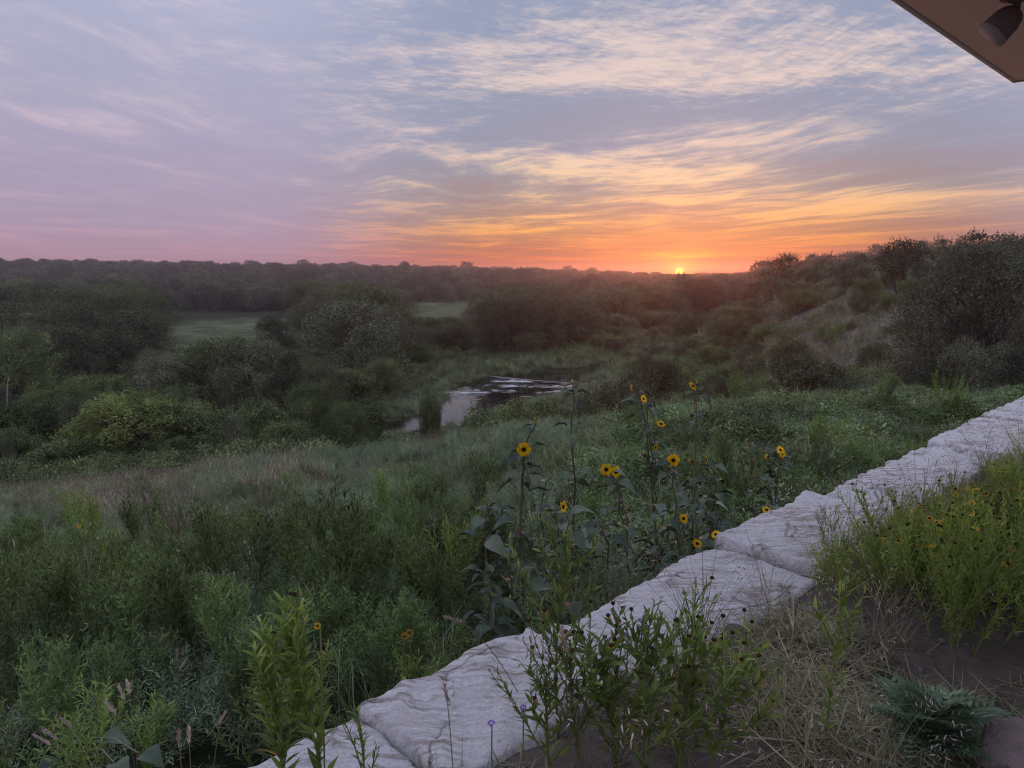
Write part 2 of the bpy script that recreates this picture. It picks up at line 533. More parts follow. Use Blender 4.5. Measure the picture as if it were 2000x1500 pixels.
# creek centre line: px, py (on the water), half width in metres
CREEK = [(560, 870, 2.0), (700, 842, 2.2), (800, 828, 2.6), (872, 818, 3.2), (925, 796, 3.2), (985, 768, 5.8), (1030, 752, 5.6), (1090, 738, 3.4), (1150, 724, 2.0), (1230, 702, 1.7), (1330, 673, 2.2), (1368, 663, 4.0), (1388, 650, 4.0), (1394, 638, 2.5)]
CRK = np.array([[*at_height(a, b, WATER_Z)[:2], h] for a, b, h in CREEK])


def creek_sd(x, y):
    """Signed distance to the creek's edge (negative in the water)."""
    sh = np.shape(x); x, y = np.ravel(x), np.ravel(y)
    best = np.full(len(x), 1e9)
    for a, b in zip(CRK[:-1], CRK[1:]):
        ab = b[:2] - a[:2]; L = ab @ ab
        t = np.clip(((x - a[0]) * ab[0] + (y - a[1]) * ab[1]) / L, 0, 1)
        d = np.hypot(x - a[0] - t * ab[0], y - a[1] - t * ab[1]) - (a[2] + t * (b[2] - a[2]))
        best = np.minimum(best, d)
    return best.reshape(sh)


def ground_z(x, y):
    x, y = np.asarray(x, float), np.asarray(y, float)
    z = base_z(x, y)
    Y = np.maximum(y, 1.0)
    amp = np.clip(.010 * Y, .02, .55)
    wl = np.clip(.18 * Y, .5, 16)
    z = z + amp * fbm(np.stack([x / wl, y / wl, 0 * x], -1), 3, 3)
    z = z + .20 * sstep(Y, 3, 5) * (1 - sstep(Y, 22, 34)) * fbm(np.stack([x / 1.1, y / 1.1, 0 * x + 2], -1), 3, 61)
    cd = creek_sd(x, y) + 1.1 * vnoise(np.stack([x / 3.0, y / 3.0, 0 * x], -1), 9)
    z = np.where(cd < 9, np.minimum(z, np.maximum(WATER_Z + .12 + np.maximum(cd, 0) * .12, z * 0 - 99) + np.where(cd > 0, cd * cd * .05, 0) + np.where(cd > 8, 9, 0)), z)
    z = np.where((cd < 30), np.maximum(z, WATER_Z + .12), z)
    z = np.where(cd < 0, WATER_Z + .12 + cd * .45, z)
    n = (x - WA[0]) * WN[0] + (y - WA[1]) * WN[1]
    t = (x - WA[0]) * WD[0] + (y - WA[1]) * WD[1]
    up = -.015 + .03 * fbm(np.stack([x * 1.3, y * 1.3, 0 * x + 5], -1), 4, 31) + .03 * fbm(np.stack([x * 4, y * 4, 0 * x + 5], -1), 3, 8) + np.maximum(n - .6, 0) * .03 + .03 * sstep(n, .50, .70) - .04 * sstep(n, .9, 1.5)
    k = sstep(n, .12, .48) * (1 - sstep(t, 14, 24))
    return z * (1 - k) + up * k


def terrain():
    nu, nv = 470, 440
    u = np.linspace(-1.75, 1.75, nu)
    ly = np.linspace(math.log(1.15), math.log(1950), nv)
    U, L = np.meshgrid(u, ly)
    Y = np.exp(L); X = U * Y
    Z = ground_z(X, Y)
    V = np.stack([X, Y, Z], -1).reshape(-1, 3)
    i = np.arange(nv - 1)[:, None] * nu + np.arange(nu - 1)[None]
    F = np.stack([i, i + 1, i + nu + 1, i + nu], -1).reshape(-1, 4)
    m, nt, bs, out = new_mat("earth")
    geo = nt.nodes.new("ShaderNodeNewGeometry")
    pos = geo.outputs["Position"]
    sep = nt.nodes.new("ShaderNodeSeparateXYZ"); nt.links.new(pos, sep.inputs[0])
    gx, gy, gz = (S(nt, sep.outputs[i]) for i in range(3))
    n1 = noise(nt, pos, 0.9, 6, .6); n2 = noise(nt, pos, 9.0, 6, .65); n3 = noise(nt, pos, .05, 5, .6)
    soil = mixc(nt, n2, (.09, .072, .062), (.25, .205, .18))
    grass = mixc(nt, n1.ramp(.3, .7), (.018, .025, .012), (.05, .058, .028))
    dry = mixc(nt, n2, (.085, .082, .064), (.19, .182, .148))
    lime = mixc(nt, n2.ramp(.3, .7), (.20, .19, .17), (.46, .44, .42))
    # terrace side of the wall is bare soil
    nn = (gx - float(WA[0])) * float(WN[0]) + (gy - float(WA[1])) * float(WN[1])
    c = mixc(nt, nn.ramp(.2, .4) * gy.ramp(24, 16), grass, soil)
    # valley meadows
    def patch(px, py, wx, wy, z=-9.1):
        p = at_height(px, py, z)
        a, b = (gx - float(p[0])) / wx, (gy - float(p[1])) / wy
        return ((a * a + b * b) * -1.0).fn("EXPONENT")
    mead = mixc(nt, (noise(nt, pos, .12, 6, .7)).ramp(.35, .65), (.07, .105, .045), (.20, .205, .115))
    c = mixc(nt, (patch(400, 660, 26, 45) + patch(870, 604, 24, 45)).ramp(.1, .4), c, mead)
    # thin rocky pasture on the right-hand slope
    uu = gx / gy.max(1.0)
    slope = uu.ramp(.30, .40) * gy.ramp(26, 34) * gy.ramp(150, 110)
    c = mixc(nt, slope * n1.ramp(.35, .6, .55, 1.0), c, dry)
    spot = noise(nt, pos, .8, 5, .7).ramp(.62, .72)
    c = mixc(nt, slope * spot * .45, c, lime)
    # gravel patch below the wall
    g0 = at_height(1500, 893, -.95)
    ga, gb = (gx - float(g0[0])) / .75, (gy - float(g0[1])) / .9
    c = mixc(nt, ((ga * ga + gb * gb) * -1.0).fn("EXPONENT").ramp(.25, .5), c, lime)
    nt.links.new(c, bs.inputs["Base Color"])
    bs.inputs["Roughness"].default_value = .95; bs.inputs["Specular IOR Level"].default_value = .1
    bn = nt.nodes.new("ShaderNodeBump"); bn.inputs["Strength"].default_value = .8; bn.inputs["Distance"].default_value = .04
    hh = noise(nt, pos, 22.0, 6, .65)
    nt.links.new(hh.s, bn.inputs["Height"]); nt.links.new(bn.outputs[0], bs.inputs["Normal"])
    o = obj("ground", mesh_np("ground", V, [F], m, smooth=True))
    kind(o, "structure", "rolling ground falling from the stone wall to the creek valley")
    # the level terrace under and behind the viewer
    a = 1.15
    xs = np.linspace(-2.0, 2.0, 30)
    P = np.concatenate([np.stack([xs, 0 * xs + a, ground_z(xs, 0 * xs + a)], 1), np.stack([xs * 6, 0 * xs - 9, 0 * xs - .02], 1)])
    i = np.arange(29)
    o = obj("terrace_ground", mesh_np("terrace_ground", P, [np.stack([i, i + 30, i + 31, i + 1], 1)], m))
    kind(o, "structure")


terrain()


def water():
    m, nt, bs, out = new_mat("creek_water")
    geo = nt.nodes.new("ShaderNodeNewGeometry"); pos = geo.outputs["Position"]
    fo = nt.nodes.new("ShaderNodeAttribute"); fo.attribute_name = "foam"
    fs = noise(nt, pos, 5.0, 4, .6)
    fr = (S(nt, fo.outputs["Fac"]) + (fs - .5) * .6).ramp(.22, .62)
    nt.links.new(mixc(nt, fr, (.012, .012, .012), (.62, .62, .64)), bs.inputs["Base Color"])
    bs.inputs["Roughness"].default_value = .04
    bs.inputs["IOR"].default_value = 1.33
    bs.inputs["Specular IOR Level"].default_value = .6
    h = noise(nt, pos, 2.2, 4, .55)
    bn = nt.nodes.new("ShaderNodeBump"); bn.inputs["Strength"].default_value = .14; bn.inputs["Distance"].default_value = .05
    nt.links.new(h.s, bn.inputs["Height"]); nt.links.new(bn.outputs[0], bs.inputs["Normal"])
    # sheet following the creek, a fine grid so that the riffle is real relief
    x0, x1 = CRK[:, 0].min() - 16, CRK[:, 0].max() + 12
    y0, y1 = CRK[:, 1].min() - 8, CRK[:, 1].max() + 12
    st = .30
    gx, gy = np.meshgrid(np.arange(x0, x1, st), np.arange(y0, y1, st))
    keep = creek_sd(gx, gy) < 6
    z = np.full(gx.shape, WATER_Z)
    c = at_height(1000, 757, WATER_Z)
    # shallow rapids: bands of broken water across the creek
    rr = np.exp(-(((gx - c[0]) / 9.5) ** 2 + ((gy - c[1]) / 7.0) ** 2) ** 2)
    band = fbm(np.stack([gx / 5.0, gy / 1.6, 0 * gx], -1), 3, 5)
    chop = fbm(np.stack([gx / .9, gy / .55, 0 * gx], -1), 3, 8)
    z = z + rr * np.clip(band + .35, 0, 1) * (.03 + .13 * chop) + .004 * chop
    foam = np.clip(rr * np.clip(band + .15, 0, 1) * (.55 + .9 * chop), 0, 1)
    idx = -np.ones(gx.shape, int); idx[keep] = np.arange(keep.sum())
    V = np.stack([gx[keep], gy[keep], z[keep]], 1)
    q = np.stack([idx[:-1, :-1], idx[:-1, 1:], idx[1:, 1:], idx[1:, :-1]], -1).reshape(-1, 4)
    q = q[(q >= 0).all(1)]
    o = obj("creek_water", mesh_np("creek_water", V, [q], m, smooth=True))
    at = o.data.attributes.new("foam", "FLOAT", "POINT"); at.data.foreach_set("value", foam[keep].astype(np.float32))
    kind(o, "structure", "dark creek with a band of broken white water")


water()


def haze():
    m = bpy.data.materials.new("haze_air"); m.use_nodes = True
    nt = m.node_tree; nt.nodes.clear()
    v = nt.nodes.new("ShaderNodeVolumePrincipled")
    v.inputs["Color"].default_value = (.96, .86, .90, 1)
    v.inputs["Density"].default_value = HAZE
    v.inputs["Anisotropy"].default_value = .80
    out = nt.nodes.new("ShaderNodeOutputMaterial"); nt.links.new(v.outputs[0], out.inputs["Volume"])
    x, y0, y1, z0, z1 = 4200, -40, 1980, -30, 19
    V = [(sx * x, yy, zz) for zz in (z0, z1) for yy in (y0, y1) for sx in (-1, 1)]
    F = [(0, 2, 3, 1), (4, 5, 7, 6), (0, 1, 5, 4), (2, 6, 7, 3), (0, 4, 6, 2), (1, 3, 7, 5)]
    o = obj("haze", mesh_np("haze", V, [np.array(F)], m))
    kind(o, "stuff", "thin evening haze lying over the valley")


HAZE = 0.0006
haze()

# ------------------------------------------------------------------ trees and shrubs
M_BARK = plain("bark", (.10, .085, .075), .9, .1, .4, 9, .6, 40)
M_BARK_PALE = plain("pale_bark", (.34, .31, .29), .85, .1, .3, 6, .5, 30)
M_OAK = foliage("oak_leaves", (.040, .045, .026), (.098, .106, .062), (.14, .148, .09), .75, .08)
M_CEDAR = foliage("cedar_leaves", (.036, .042, .026), (.084, .092, .054), (.12, .125, .08), .8, .08)
M_BRIGHT = foliage("mesquite_leaves", (.06, .08, .026), (.125, .145, .045), (.175, .19, .062), .6, .25, .15)
M_SHRUB = foliage("shrub_leaves", (.048, .066, .028), (.098, .12, .05), (.14, .16, .068), .75, .1)
M_FAR = foliage("far_leaves", (.045, .048, .034), (.100, .106, .072), (.14, .146, .10), .7, .15)
M_GREY = foliage("grey_leaves", (.040, .040, .027), (.098, .097, .068), (.185, .18, .135), .45, .35, .15)

DIAMOND = np.array([[0, 0, 0], [.32, .45, .06], [0, 1, 0], [-.32, .45, .06]], float)
DQ = [[0, 1, 2, 3]]


def leaf_cloud(g, lobes, n, size, m=0, up=.35, sprig=0.0, sprig_len=.6, jit=.16, flat=1.0, inner=.25):
    """Leaves over the outer skin (and some inside) of a set of lobes (x, y, z, r)."""
    L = np.asarray(lobes, float)
    w = L[:, 3] ** 2; w /= w.sum()
    k = rng.choice(len(L), int(n * 1.5), p=w)
    d = rdir(len(k)); d[:, 2] += up * .6; d /= np.linalg.norm(d, axis=1)[:, None]
    bump = 1 + .28 * fbm(d * 2.2 + k[:, None] * 3.7, 3, 4)
    dep = np.where(rng.random(len(k)) < inner, rng.random(len(k)) ** .5 * .85, 1 - np.abs(rng.normal(0, jit, len(k))))
    P = L[k, :3] + d * (L[k, 3] * bump * dep)[:, None] * np.array([1, 1, flat])
    # drop skin leaves buried deep in a neighbouring lobe
    dist = np.min(np.linalg.norm((P[:, None] - L[None, :, :3]), axis=2) / L[None, :, 3] + (np.arange(len(L))[None] == k[:, None]) * 9, axis=1) if len(L) > 1 else np.full(len(P), 9.)
    ok = (dist > .62) | (rng.random(len(P)) < .15)
    P, d = P[ok][:n], d[ok][:n]
    ax = rdir(len(P)) + d * .7 + np.array([0, 0, .25])
    nr = d * .8 + rdir(len(P)) * .9 + np.array([0, 0, .5])
    g.stamp(DIAMOND, DQ, None, P, frames(ax, nr), size * rng.uniform(.6, 1.35, len(P)), m)
    if sprig > 0:
        ns = int(sprig * len(P)); s = rng.choice(len(P), ns, replace=False)
        base, dd = P[s], d[s] * .7 + np.array([0, 0, .75]) + rng.normal(0, .25, (ns, 3))
        dd /= np.linalg.norm(dd, axis=1)[:, None]
        ln = sprig_len * rng.uniform(.4, 1.2, ns)
        for q in np.linspace(.15, 1, 7):
            pp = base + dd * (ln * q)[:, None] + rng.normal(0, .02, (ns, 3))
            a2 = dd * .7 + rdir(ns) * .8
            g.stamp(DIAMOND, DQ, None, pp, frames(a2, rdir(ns) + np.array([0, 0, .4])), size * (1.05 - .45 * q) * rng.uniform(.7, 1.2, ns), m)


def limb(g, a, b, ra, rb, sag=.15, seg=5, m=0, sides=6):
    a, b = np.asarray(a, float), np.asarray(b, float)
    t = np.linspace(0, 1, seg + 1)[:, None]
    L = np.linalg.norm(b - a)
    p = a + (b - a) * t + np.array([0, 0, 1]) * (np.sin(t * math.pi) * L * sag)
    p[1:-1] += rng.normal(0, .04 * L, (seg - 1, 3))
    g.tube(p, np.linspace(ra, rb, seg + 1), sides, m)
    return p


def make_tree(name, H, W, nl, leaves, size, mat, lobe=(.17, .27), trunk=.22, stems=1, up=.35, sprig=0., sprig_len=.6, low=.28, bark=None, shape="dome", jit=.16, inner=.25):
    """A tree prototype: returns (trunk mesh, crown mesh), base at the origin."""
    lobes = []
    for i in range(nl):
        a = rng.random() * 2 * math.pi
        if shape == "dome":
            h = low + (1 - low) * rng.random() ** .8
            rr = W / 2 * math.sqrt(max(0.03, 1 - ((h - low) / (1.06 - low)) ** 2.2)) * rng.uniform(.35, .80)
        elif shape == "cone":
            h = low + (1 - low) * rng.random()
            rr = W / 2 * (1.1 - h) * rng.uniform(.2, .85)
        else:                                                     # spreading bush
            h = low + (.8 - low) * rng.random(); rr = W / 2 * rng.uniform(.1, .75)
        r = W * rng.uniform(*lobe) * (1.0 if shape != "cone" else 1.15 - .6 * h)
        lobes.append((rr * math.cos(a), rr * math.sin(a), min(h * H, H - r * .75), r))
    gt, gc = Geo(), Geo()
    for s in range(stems):
        a = rng.random() * 6.28; lean = W * (.04 if stems == 1 else .10)
        base = np.array([math.cos(a), math.sin(a), 0]) * (0 if stems == 1 else W * .03)
        fork = base + np.array([math.cos(a) * lean, math.sin(a) * lean, H * rng.uniform(.22, .34)])
        limb(gt, base - [0, 0, .3], fork, trunk, trunk * .72, 0, 4, 0, 8)
        for j, l in enumerate(lobes):
            if j % stems == s:
                e = np.array(l[:3])
                p = limb(gt, fork, e, trunk * .5, trunk * .12, .06)
                for q in range(3):
                    t = p[rng.integers(2, len(p))]
                    limb(gt, t, e + rdir(1)[0] * l[3] * .9, trunk * .16, trunk * .04, .05, 3, 0, 4)
    leaf_cloud(gc, lobes, leaves, size, 0, up, sprig, sprig_len, jit, 1.0, inner)
    return gt.mesh(name + "_trunk", bark or M_BARK), gc.mesh(name + "_crown", mat)


TREES = {}
for i in range(3):
    TREES["oak%d" % i] = make_tree("oak", 8.0, 10.5, 36, 27000, .145, M_OAK, (.065, .19), .30, 3, .4, .07, .8, .16)
for i in range(2):
    TREES["cedar%d" % i] = make_tree("cedar", 5.5, 4.6, 20, 15000, .105, M_CEDAR, (.16, .26), .14, 2, .3, .10, .55, .12, shape="cone")
for i in range(2):
    TREES["elm%d" % i] = make_tree("elm", 6.5, 6.0, 30, 17000, .115, M_SHRUB, (.07, .19), .16, 3, .4, .14, .9, .12)
TREES["mesquite"] = make_tree("mesquite", 4.3, 6.0, 34, 13000, .11, M_BRIGHT, (.05, .13), .15, 3, .4, .10, .45, .36)
for i in range(3):
    TREES["shrub%d" % i] = make_tree("shrub", 2.2, 3.0, 24, 11000, .08, M_SHRUB, (.08, .20), .05, 3, .4, .07, .35, .18, shape="bush")
for i in range(2):
    TREES["juniper%d" % i] = make_tree("juniper", 2.0, 3.2, 24, 11000, .08, M_CEDAR, (.08, .20), .06, 3, .4, .07, .3, .15, shape="bush")
for i in range(3):
    TREES["far%d" % i] = make_tree("far", 7.0, 8.5, 15, 2600, .42, M_FAR, (.17, .27), .28, 1, .4, .02, .8)
for i in range(2):
    TREES["sky%d" % i] = make_tree("skyline", 5.0, 6.0, 20, 3600, .20, M_OAK, (.09, .16), .13, 3, .4, .10, .7, .3)
TREES["spiky"] = make_tree("spiky", 5.0, 6.4, 15, 1300, .20, M_OAK, (.08, .14), .12, 6, .5, .45, 1.3, .25)
TREES["nearbush"] = make_tree("nearbush", 2.0, 3.2, 26, 20000, .05, M_GREY, (.08, .18), .04, 5, .35, .05, .3, .1, shape="bush", jit=.26, bark=M_BARK_PALE)
TREES["near"] = make_tree("near", 4.3, 5.6, 46, 44000, .06, M_GREY, (.08, .15), .08, 6, .35, .05, .35, .05, jit=.24)


def plant_tree(proto, name, label, cat, group, x, y, H=None, W=None, z=None, rz=None, parts=("trunk", "crown")):
    tm, cm = TREES[proto]
    if "dim" not in TREES_DIM.setdefault(proto, {}):
        v = np.empty(len(cm.vertices) * 3, np.float32); cm.vertices.foreach_get("co", v); v = v.reshape(-1, 3)
        TREES_DIM[proto]["dim"] = (np.percentile(v[:, 2], 99.3), np.percentile(np.hypot(v[:, 0], v[:, 1]), 97) * 2)
    h0, w0 = TREES_DIM[proto]["dim"]
    sz = (H / h0) if H else rng.uniform(.85, 1.2)
    sx = (W / w0) if W else sz * rng.uniform(.9, 1.15)
    if z is None: z = float(ground_z(np.array([x]), np.array([y]))[0])
    e = bpy.data.objects.new(name, None); COL.objects.link(e)
    e.empty_display_size = .2
    e.location = (float(x), float(y), z - .05)
    e.rotation_euler = (0, 0, rng.random() * 6.28 if rz is None else rz)
    e.scale = (sx, sx, sz)
    tag(e, label, cat, group)
    obj(parts[0], tm, e); obj(parts[1], cm, e)
    return e


TREES_DIM = {}


def tree_px(proto, px, top, Y, wpx, name, label, cat, group=None, hmin=None):
    """A tree whose crown top shows at picture row top when it stands Y metres ahead; width in picture pixels."""
    p = at_depth(px, top, Y)
    z = float(ground_z(p[:1], p[1:2])[0])
    H = max(p[2] - z, hmin or .6)
    return plant_tree(proto, name, label, cat, group, p[0], Y, H, wpx * Y / FOC, z)


# -- trees one can single out
tree_px("oak0", 690, 590, 72, 250, "oak_tree", "broad rounded oak on the near bank, left of the riffle", "tree")
tree_px("oak1", 985, 582, 100, 165, "oak_tree", "dome-shaped oak behind the riffle, right of the far pale meadow", "tree")
tree_px("oak2", 200, 606, 78, 250, "oak_tree", "wide dark oak left of the green meadow", "tree")
tree_px("cedar1", 530, 616, 100, 110, "elm_tree", "small dark tree standing at the meadow's right end", "tree")
tree_px("elm1", 430, 655, 58, 190, "elm_tree", "dark scrubby tree in front of the green meadow", "tree")
tree_px("cedar0", 560, 690, 52, 170, "cedar_tree", "dark cedar sloping down right of the scrubby tree", "tree")
tree_px("mesquite", 245, 768, 40, 235, "mesquite_tree", "bright yellow-green mesquite with a forked trunk above the grassy bank", "tree")
tree_px("shrub0", 480, 778, 40, 150, "green_shrub", "dark green bush right of the bright mesquite", "shrub")
tree_px("elm0", 612, 742, 44, 130, "young_elm", "light-tipped young elm on the bank below the big oak", "tree")
tree_px("elm1", 690, 796, 41, 90, "young_elm", "small leafy elm at the water's left edge", "tree")
tree_px("shrub1", 350, 852, 37, 130, "green_shrub", "low green bush under the mesquite's right side", "shrub")
tree_px("shrub2", 130, 850, 38, 150, "green_shrub", "dark bush at the foot of the mesquite's left side", "shrub")
tree_px("elm0", 40, 640, 58, 170, "elm_tree", "dark tree at the picture's left edge", "tree")
tree_px("cedar1", 300, 700, 60, 110, "cedar_tree", "dark cedar behind the bright mesquite", "tree")
tree_px("shrub0", 838, 768, 46, 48, "creekside_shrub", "slim shrub standing in front of the pool", "shrub")
tree_px("shrub1", 985, 786, 35, 150, "creekside_shrub", "round shrub between the pool and the sunflowers", "shrub")
tree_px("shrub2", 1075, 792, 36, 140, "creekside_shrub", "rounded shrub behind the tallest sunflower leaves", "shrub")
tree_px("juniper0", 862, 838, 30, 46, "creekside_shrub", "small dark juniper sprig before the bright pool", "shrub")
tree_px("shrub0", 1150, 790, 34, 120, "creekside_shrub", "rounded shrub right of the tallest sunflower bud", "shrub")
tree_px("juniper1", 1205, 733, 40, 150, "dark_shrub", "dark shrub right of the white water", "shrub")
tree_px("juniper0", 1290, 700, 52, 110, "dark_shrub", "grey-green shrub above the dark creekside one", "shrub")
tree_px("elm1", 745, 700, 66, 90, "elm_tree", "narrow elm on the big oak's right flank", "tree")
tree_px("oak2", 830, 640, 120, 90, "oak_tree", "oak between the big round oak and the domed one", "tree")
tree_px("near", 1905, 478, 18.5, 310, "leafy_tree", "near leafy tree with pale branches at the wall's far end", "tree")
tree_px("near", 2120, 475, 23, 300, "leafy_tree", "leafy tree behind the near one, cut by the right edge", "tree")
tree_px("oak1", 95, 632, 66, 230, "oak_tree", "broad dark oak in the mass at the left, behind the mesquite", "tree")
tree_px("oak0", 320, 694, 56, 190, "oak_tree", "rounded oak just above the bright mesquite", "tree")
tree_px("oak2", 500, 664, 58, 230, "oak_tree", "wide oak before the big round one, hiding the meadow's lower edge", "tree")
tree_px("oak1", 625, 712, 54, 150, "oak_tree", "dark oak below the big round one, near the creek", "tree")
tree_px("oak0", 1075, 602, 122, 140, "oak_tree", "dark oak touching the domed one on its right", "tree")
tree_px("oak2", 1190, 612, 126, 140, "oak_tree", "oak beyond the reeds, midway between the domed oak and the sun", "tree")
tree_px("oak1", 1275, 606, 132, 130, "oak_tree", "oak beyond the reeds, nearest below the sun on its left", "tree")
tree_px("elm0", 1352, 612, 128, 80, "elm_tree", "narrow elm at the creek's far bend", "tree")
tree_px("elm1", 1440, 598, 100, 110, "elm_tree", "leafy tree on the hill's foot right of the sun", "tree")
tree_px("oak0", 880, 632, 112, 120, "oak_tree", "oak on the bank left of the domed one", "tree")
tree_px("elm1", 800, 668, 92, 100, "elm_tree", "leafy tree on the grassy bank behind the pool's left end", "tree")
tree_px("nearbush", 1815, 690, 17.6, 150, "leafy_bush", "leafy bush at the left foot of the near leafy tree", "shrub")
tree_px("nearbush", 1930, 660, 17.0, 170, "leafy_bush", "leafy bush under the middle of the near leafy tree", "shrub")
tree_px("nearbush", 2030, 690, 16.6, 160, "leafy_bush", "leafy bush at the right edge under the near leafy tree", "shrub")
tree_px("spiky", 1528, 492, 112, 92, "spiky_tree", "sparse tree with upright spiky branches on the skyline", "tree")
tree_px("sky0", 1768, 466, 72, 110, "skyline_tree", "dark open-crowned tree on the hilltop, right of the radio mast", "tree")
tree_px("sky1", 1930, 452, 62, 150, "skyline_tree", "tall ragged tree on the skyline above the near leafy one", "tree")
tree_px("sky1", 1860, 462, 66, 90, "skyline_tree", "ragged tree left of the tallest on the skyline", "tree")
tree_px("sky0", 1990, 455, 58, 90, "skyline_tree", "ragged tree on the skyline at the right edge", "tree")
tree_px("sky0", 1603, 503, 105, 30, "skyline_tree", "tiny tree on the skyline just left of the radio mast", "tree")
tree_px("sky1", 1680, 493, 88, 60, "skyline_tree", "rounded dark tree on the skyline between the mast and the hilltop tree", "tree")
tree_px("juniper0", 1702, 667, 39, 86, "dark_shrub", "low dark bush alone on the pale slope", "shrub")
tree_px("juniper1", 1545, 664, 50, 90, "dark_shrub", "round dark bush on the slope left of the lone low one", "shrub")
tree_px("juniper0", 1585, 700, 30, 190, "dark_shrub", "wide dark thicket at the foot of the pale slope", "shrub")
tree_px("juniper1", 1700, 728, 25, 130, "dark_shrub", "dark bush beside the thicket, below the pale slope", "shrub")
tree_px("shrub1", 1790, 735, 22, 110, "dark_shrub", "scrubby bush under the near leafy tree", "shrub")
tree_px("oak1", 1300, 570, 150, 100, "oak_tree", "rounded oak beside the creek, below the setting sun", "tree")
tree_px("oak2", 1150, 590, 145, 130, "oak_tree", "oak on the far bank right of the domed one", "tree")
tree_px("oak0", 1225, 585, 165, 110, "oak_tree", "oak on the far bank left of the one below the sun", "tree")

# -- scattered trees
SINGLE_XY = np.array([o.location[:2] for o in COL.objects if o.type == "EMPTY"])


def scatter(n, ok, spacing, Y0, Y1, u0=-.78, u1=.78, grow=0.0, tries=40):
    """Random spots, kept apart, uniform in area, where ok(px, py, x, y) holds."""
    out = []
    for _ in range(tries):
        k = n * 3
        y = np.sqrt(rng.uniform(Y0 ** 2, Y1 ** 2, k)); x = rng.uniform(u0, u1, k) * y
        z = ground_z(x, y)
        px, py = to_picture(np.stack([x, y, z], 1))
        good = ok(px, py, x, y)
        for a, b, c in zip(x[good], y[good], z[good]):
            sp = spacing + grow * b
            if all((a - p[0]) ** 2 + (b - p[1]) ** 2 > sp * sp for p in out): out.append((a, b, c))
            if len(out) >= n: return out
    return out


def clear_meadow(px, py, pad=0):
    m1 = (px > 300 - pad) & (px < 580 + pad) & (py > 618 - pad) & (py < 700)
    m2 = (px > 800 - pad) & (px < 925 + pad) & (py > 596 - pad) & (py < 628)
    return m1 | m2


# wood on the valley floor, left and far bank
def zone(px, y):
    if px < 320: return "dark leafy tree in the wood left of the green meadow" if y > 110 else "dark leafy tree behind the bright mesquite"
    if px < 640: return "dark leafy tree in the wood behind the green meadow" if y > 150 else "dark leafy tree in front of the green meadow"
    if px < 950: return "dark leafy tree in the wood behind the big round oak"
    return "dark leafy tree in the wood on the creek's far bank"


spots = scatter(225, lambda px, py, x, y: (px < 1420) & ~clear_meadow(px, py, 8) & ~clear_meadow(px, py + 60 * 100 / y, 0) & (creek_sd(x, y) > 6) & ((px < 760) | (y > 100)) & ((px < 620) | (y > 85)), 5.0, 62, 235, -.8, .35)
for a, b, c in spots:
    if np.min(np.hypot(SINGLE_XY[:, 0] - a, SINGLE_XY[:, 1] - b)) < 4: continue
    pr = rng.choice(["oak0", "oak1", "oak2", "elm0", "elm1", "cedar0"], p=[.25, .25, .22, .1, .1, .08])
    # keep the two meadows in view: trees before them stay low
    p_, q_ = to_picture(np.array([[a, b, c]]))
    hmax = 99.
    for x0, x1, yy in ((300, 580, 690), (800, 925, 622)):
        if x0 - 25 < p_[0] < x1 + 25 and q_[0] > yy - 4:
            hmax = min(hmax, (q_[0] - yy) * b / FOC + .3)
    H = rng.uniform(6.0, 9.2)
    if abs(p_[0] - 1325) < 60: hmax = min(hmax, (q_[0] - 545) * b / FOC)      # the sun sets in a dip of the wood
    if hmax < 2.0: continue
    plant_tree(pr, "valley_tree", zone(p_[0], b), "tree", "trees of the valley wood", a, b, min(H, hmax), min(H, hmax) * rng.uniform(1.25, 1.65), c)
# scrub between the grassy bank and the creek
spots = scatter(60, lambda px, py, x, y: (px < 800) & (creek_sd(x, y) > 3) & (py > 705) & ~((px > 90) & (px < 360) & (y < 41)) & (px < 730), 2.4, 34, 64, -.8, -.05)
for a, b, c in spots:
    if np.min(np.hypot(SINGLE_XY[:, 0] - a, SINGLE_XY[:, 1] - b)) < 1.6: continue
    plant_tree(rng.choice(["shrub0", "shrub1", "shrub2", "elm0", "cedar1"]), "bank_shrub", "leafy shrub in the thicket between grassy bank and creek", "shrub", "shrubs of the creekside thicket", a, b, rng.uniform(1.8, 3.6), None, c)
# shrubs on the creek's right bank
for a, b, c in scatter(30, lambda px, py, x, y: (px > 1130) & (px < 1500) & (py > 655) & (py < 760) & (creek_sd(x, y) > 1.5), 2.6, 48, 120, .05, .36):
    if np.min(np.hypot(SINGLE_XY[:, 0] - a, SINGLE_XY[:, 1] - b)) < 1.6: continue
    plant_tree(rng.choice(["shrub0", "shrub1", "juniper0", "juniper1", "shrub2"]), "bank_shrub", "grey-green shrub on the creek's right bank below the sun", "shrub", "shrubs on the right bank", a, b, rng.uniform(1.2, 2.6), None, c)
# bushes over the right-hand hill
def hill_ok(px, py, x, y):
    bare = (px > 1470) & (px < 1880) & (py > 612) & (rng.random(len(px)) > .03)
    return (px > 1390) & (px < 2150) & (creek_sd(x, y) > 4) & ~bare & (py > 500)
spots = scatter(105, hill_ok, 2.3, 30, 135, .24, .8)
for a, b, c in spots:
    if np.min(np.hypot(SINGLE_XY[:, 0] - a, SINGLE_XY[:, 1] - b)) < 2: continue
    p_, q_ = to_picture(np.array([[a, b, c]]))
    row = np.interp(p_[0], [1390, 1480, 1560, 1640, 1720, 1800, 2000], [575, 540, 527, 514, 500, 486, 474])
    H = min(rng.uniform(1.0, 2.5) * (1.3 if b > 80 else 1), (q_[0] - row) * b / FOC)
    if H < .7: continue
    plant_tree(rng.choice(["juniper0", "juniper1", "shrub0", "shrub1", "elm1"]), "hill_bush", "dark bush among others on the right-hand hillside", "shrub", "bushes on the right-hand hill", a, b, H, max(H, 1.2) * rng.uniform(1.1, 1.6), c)


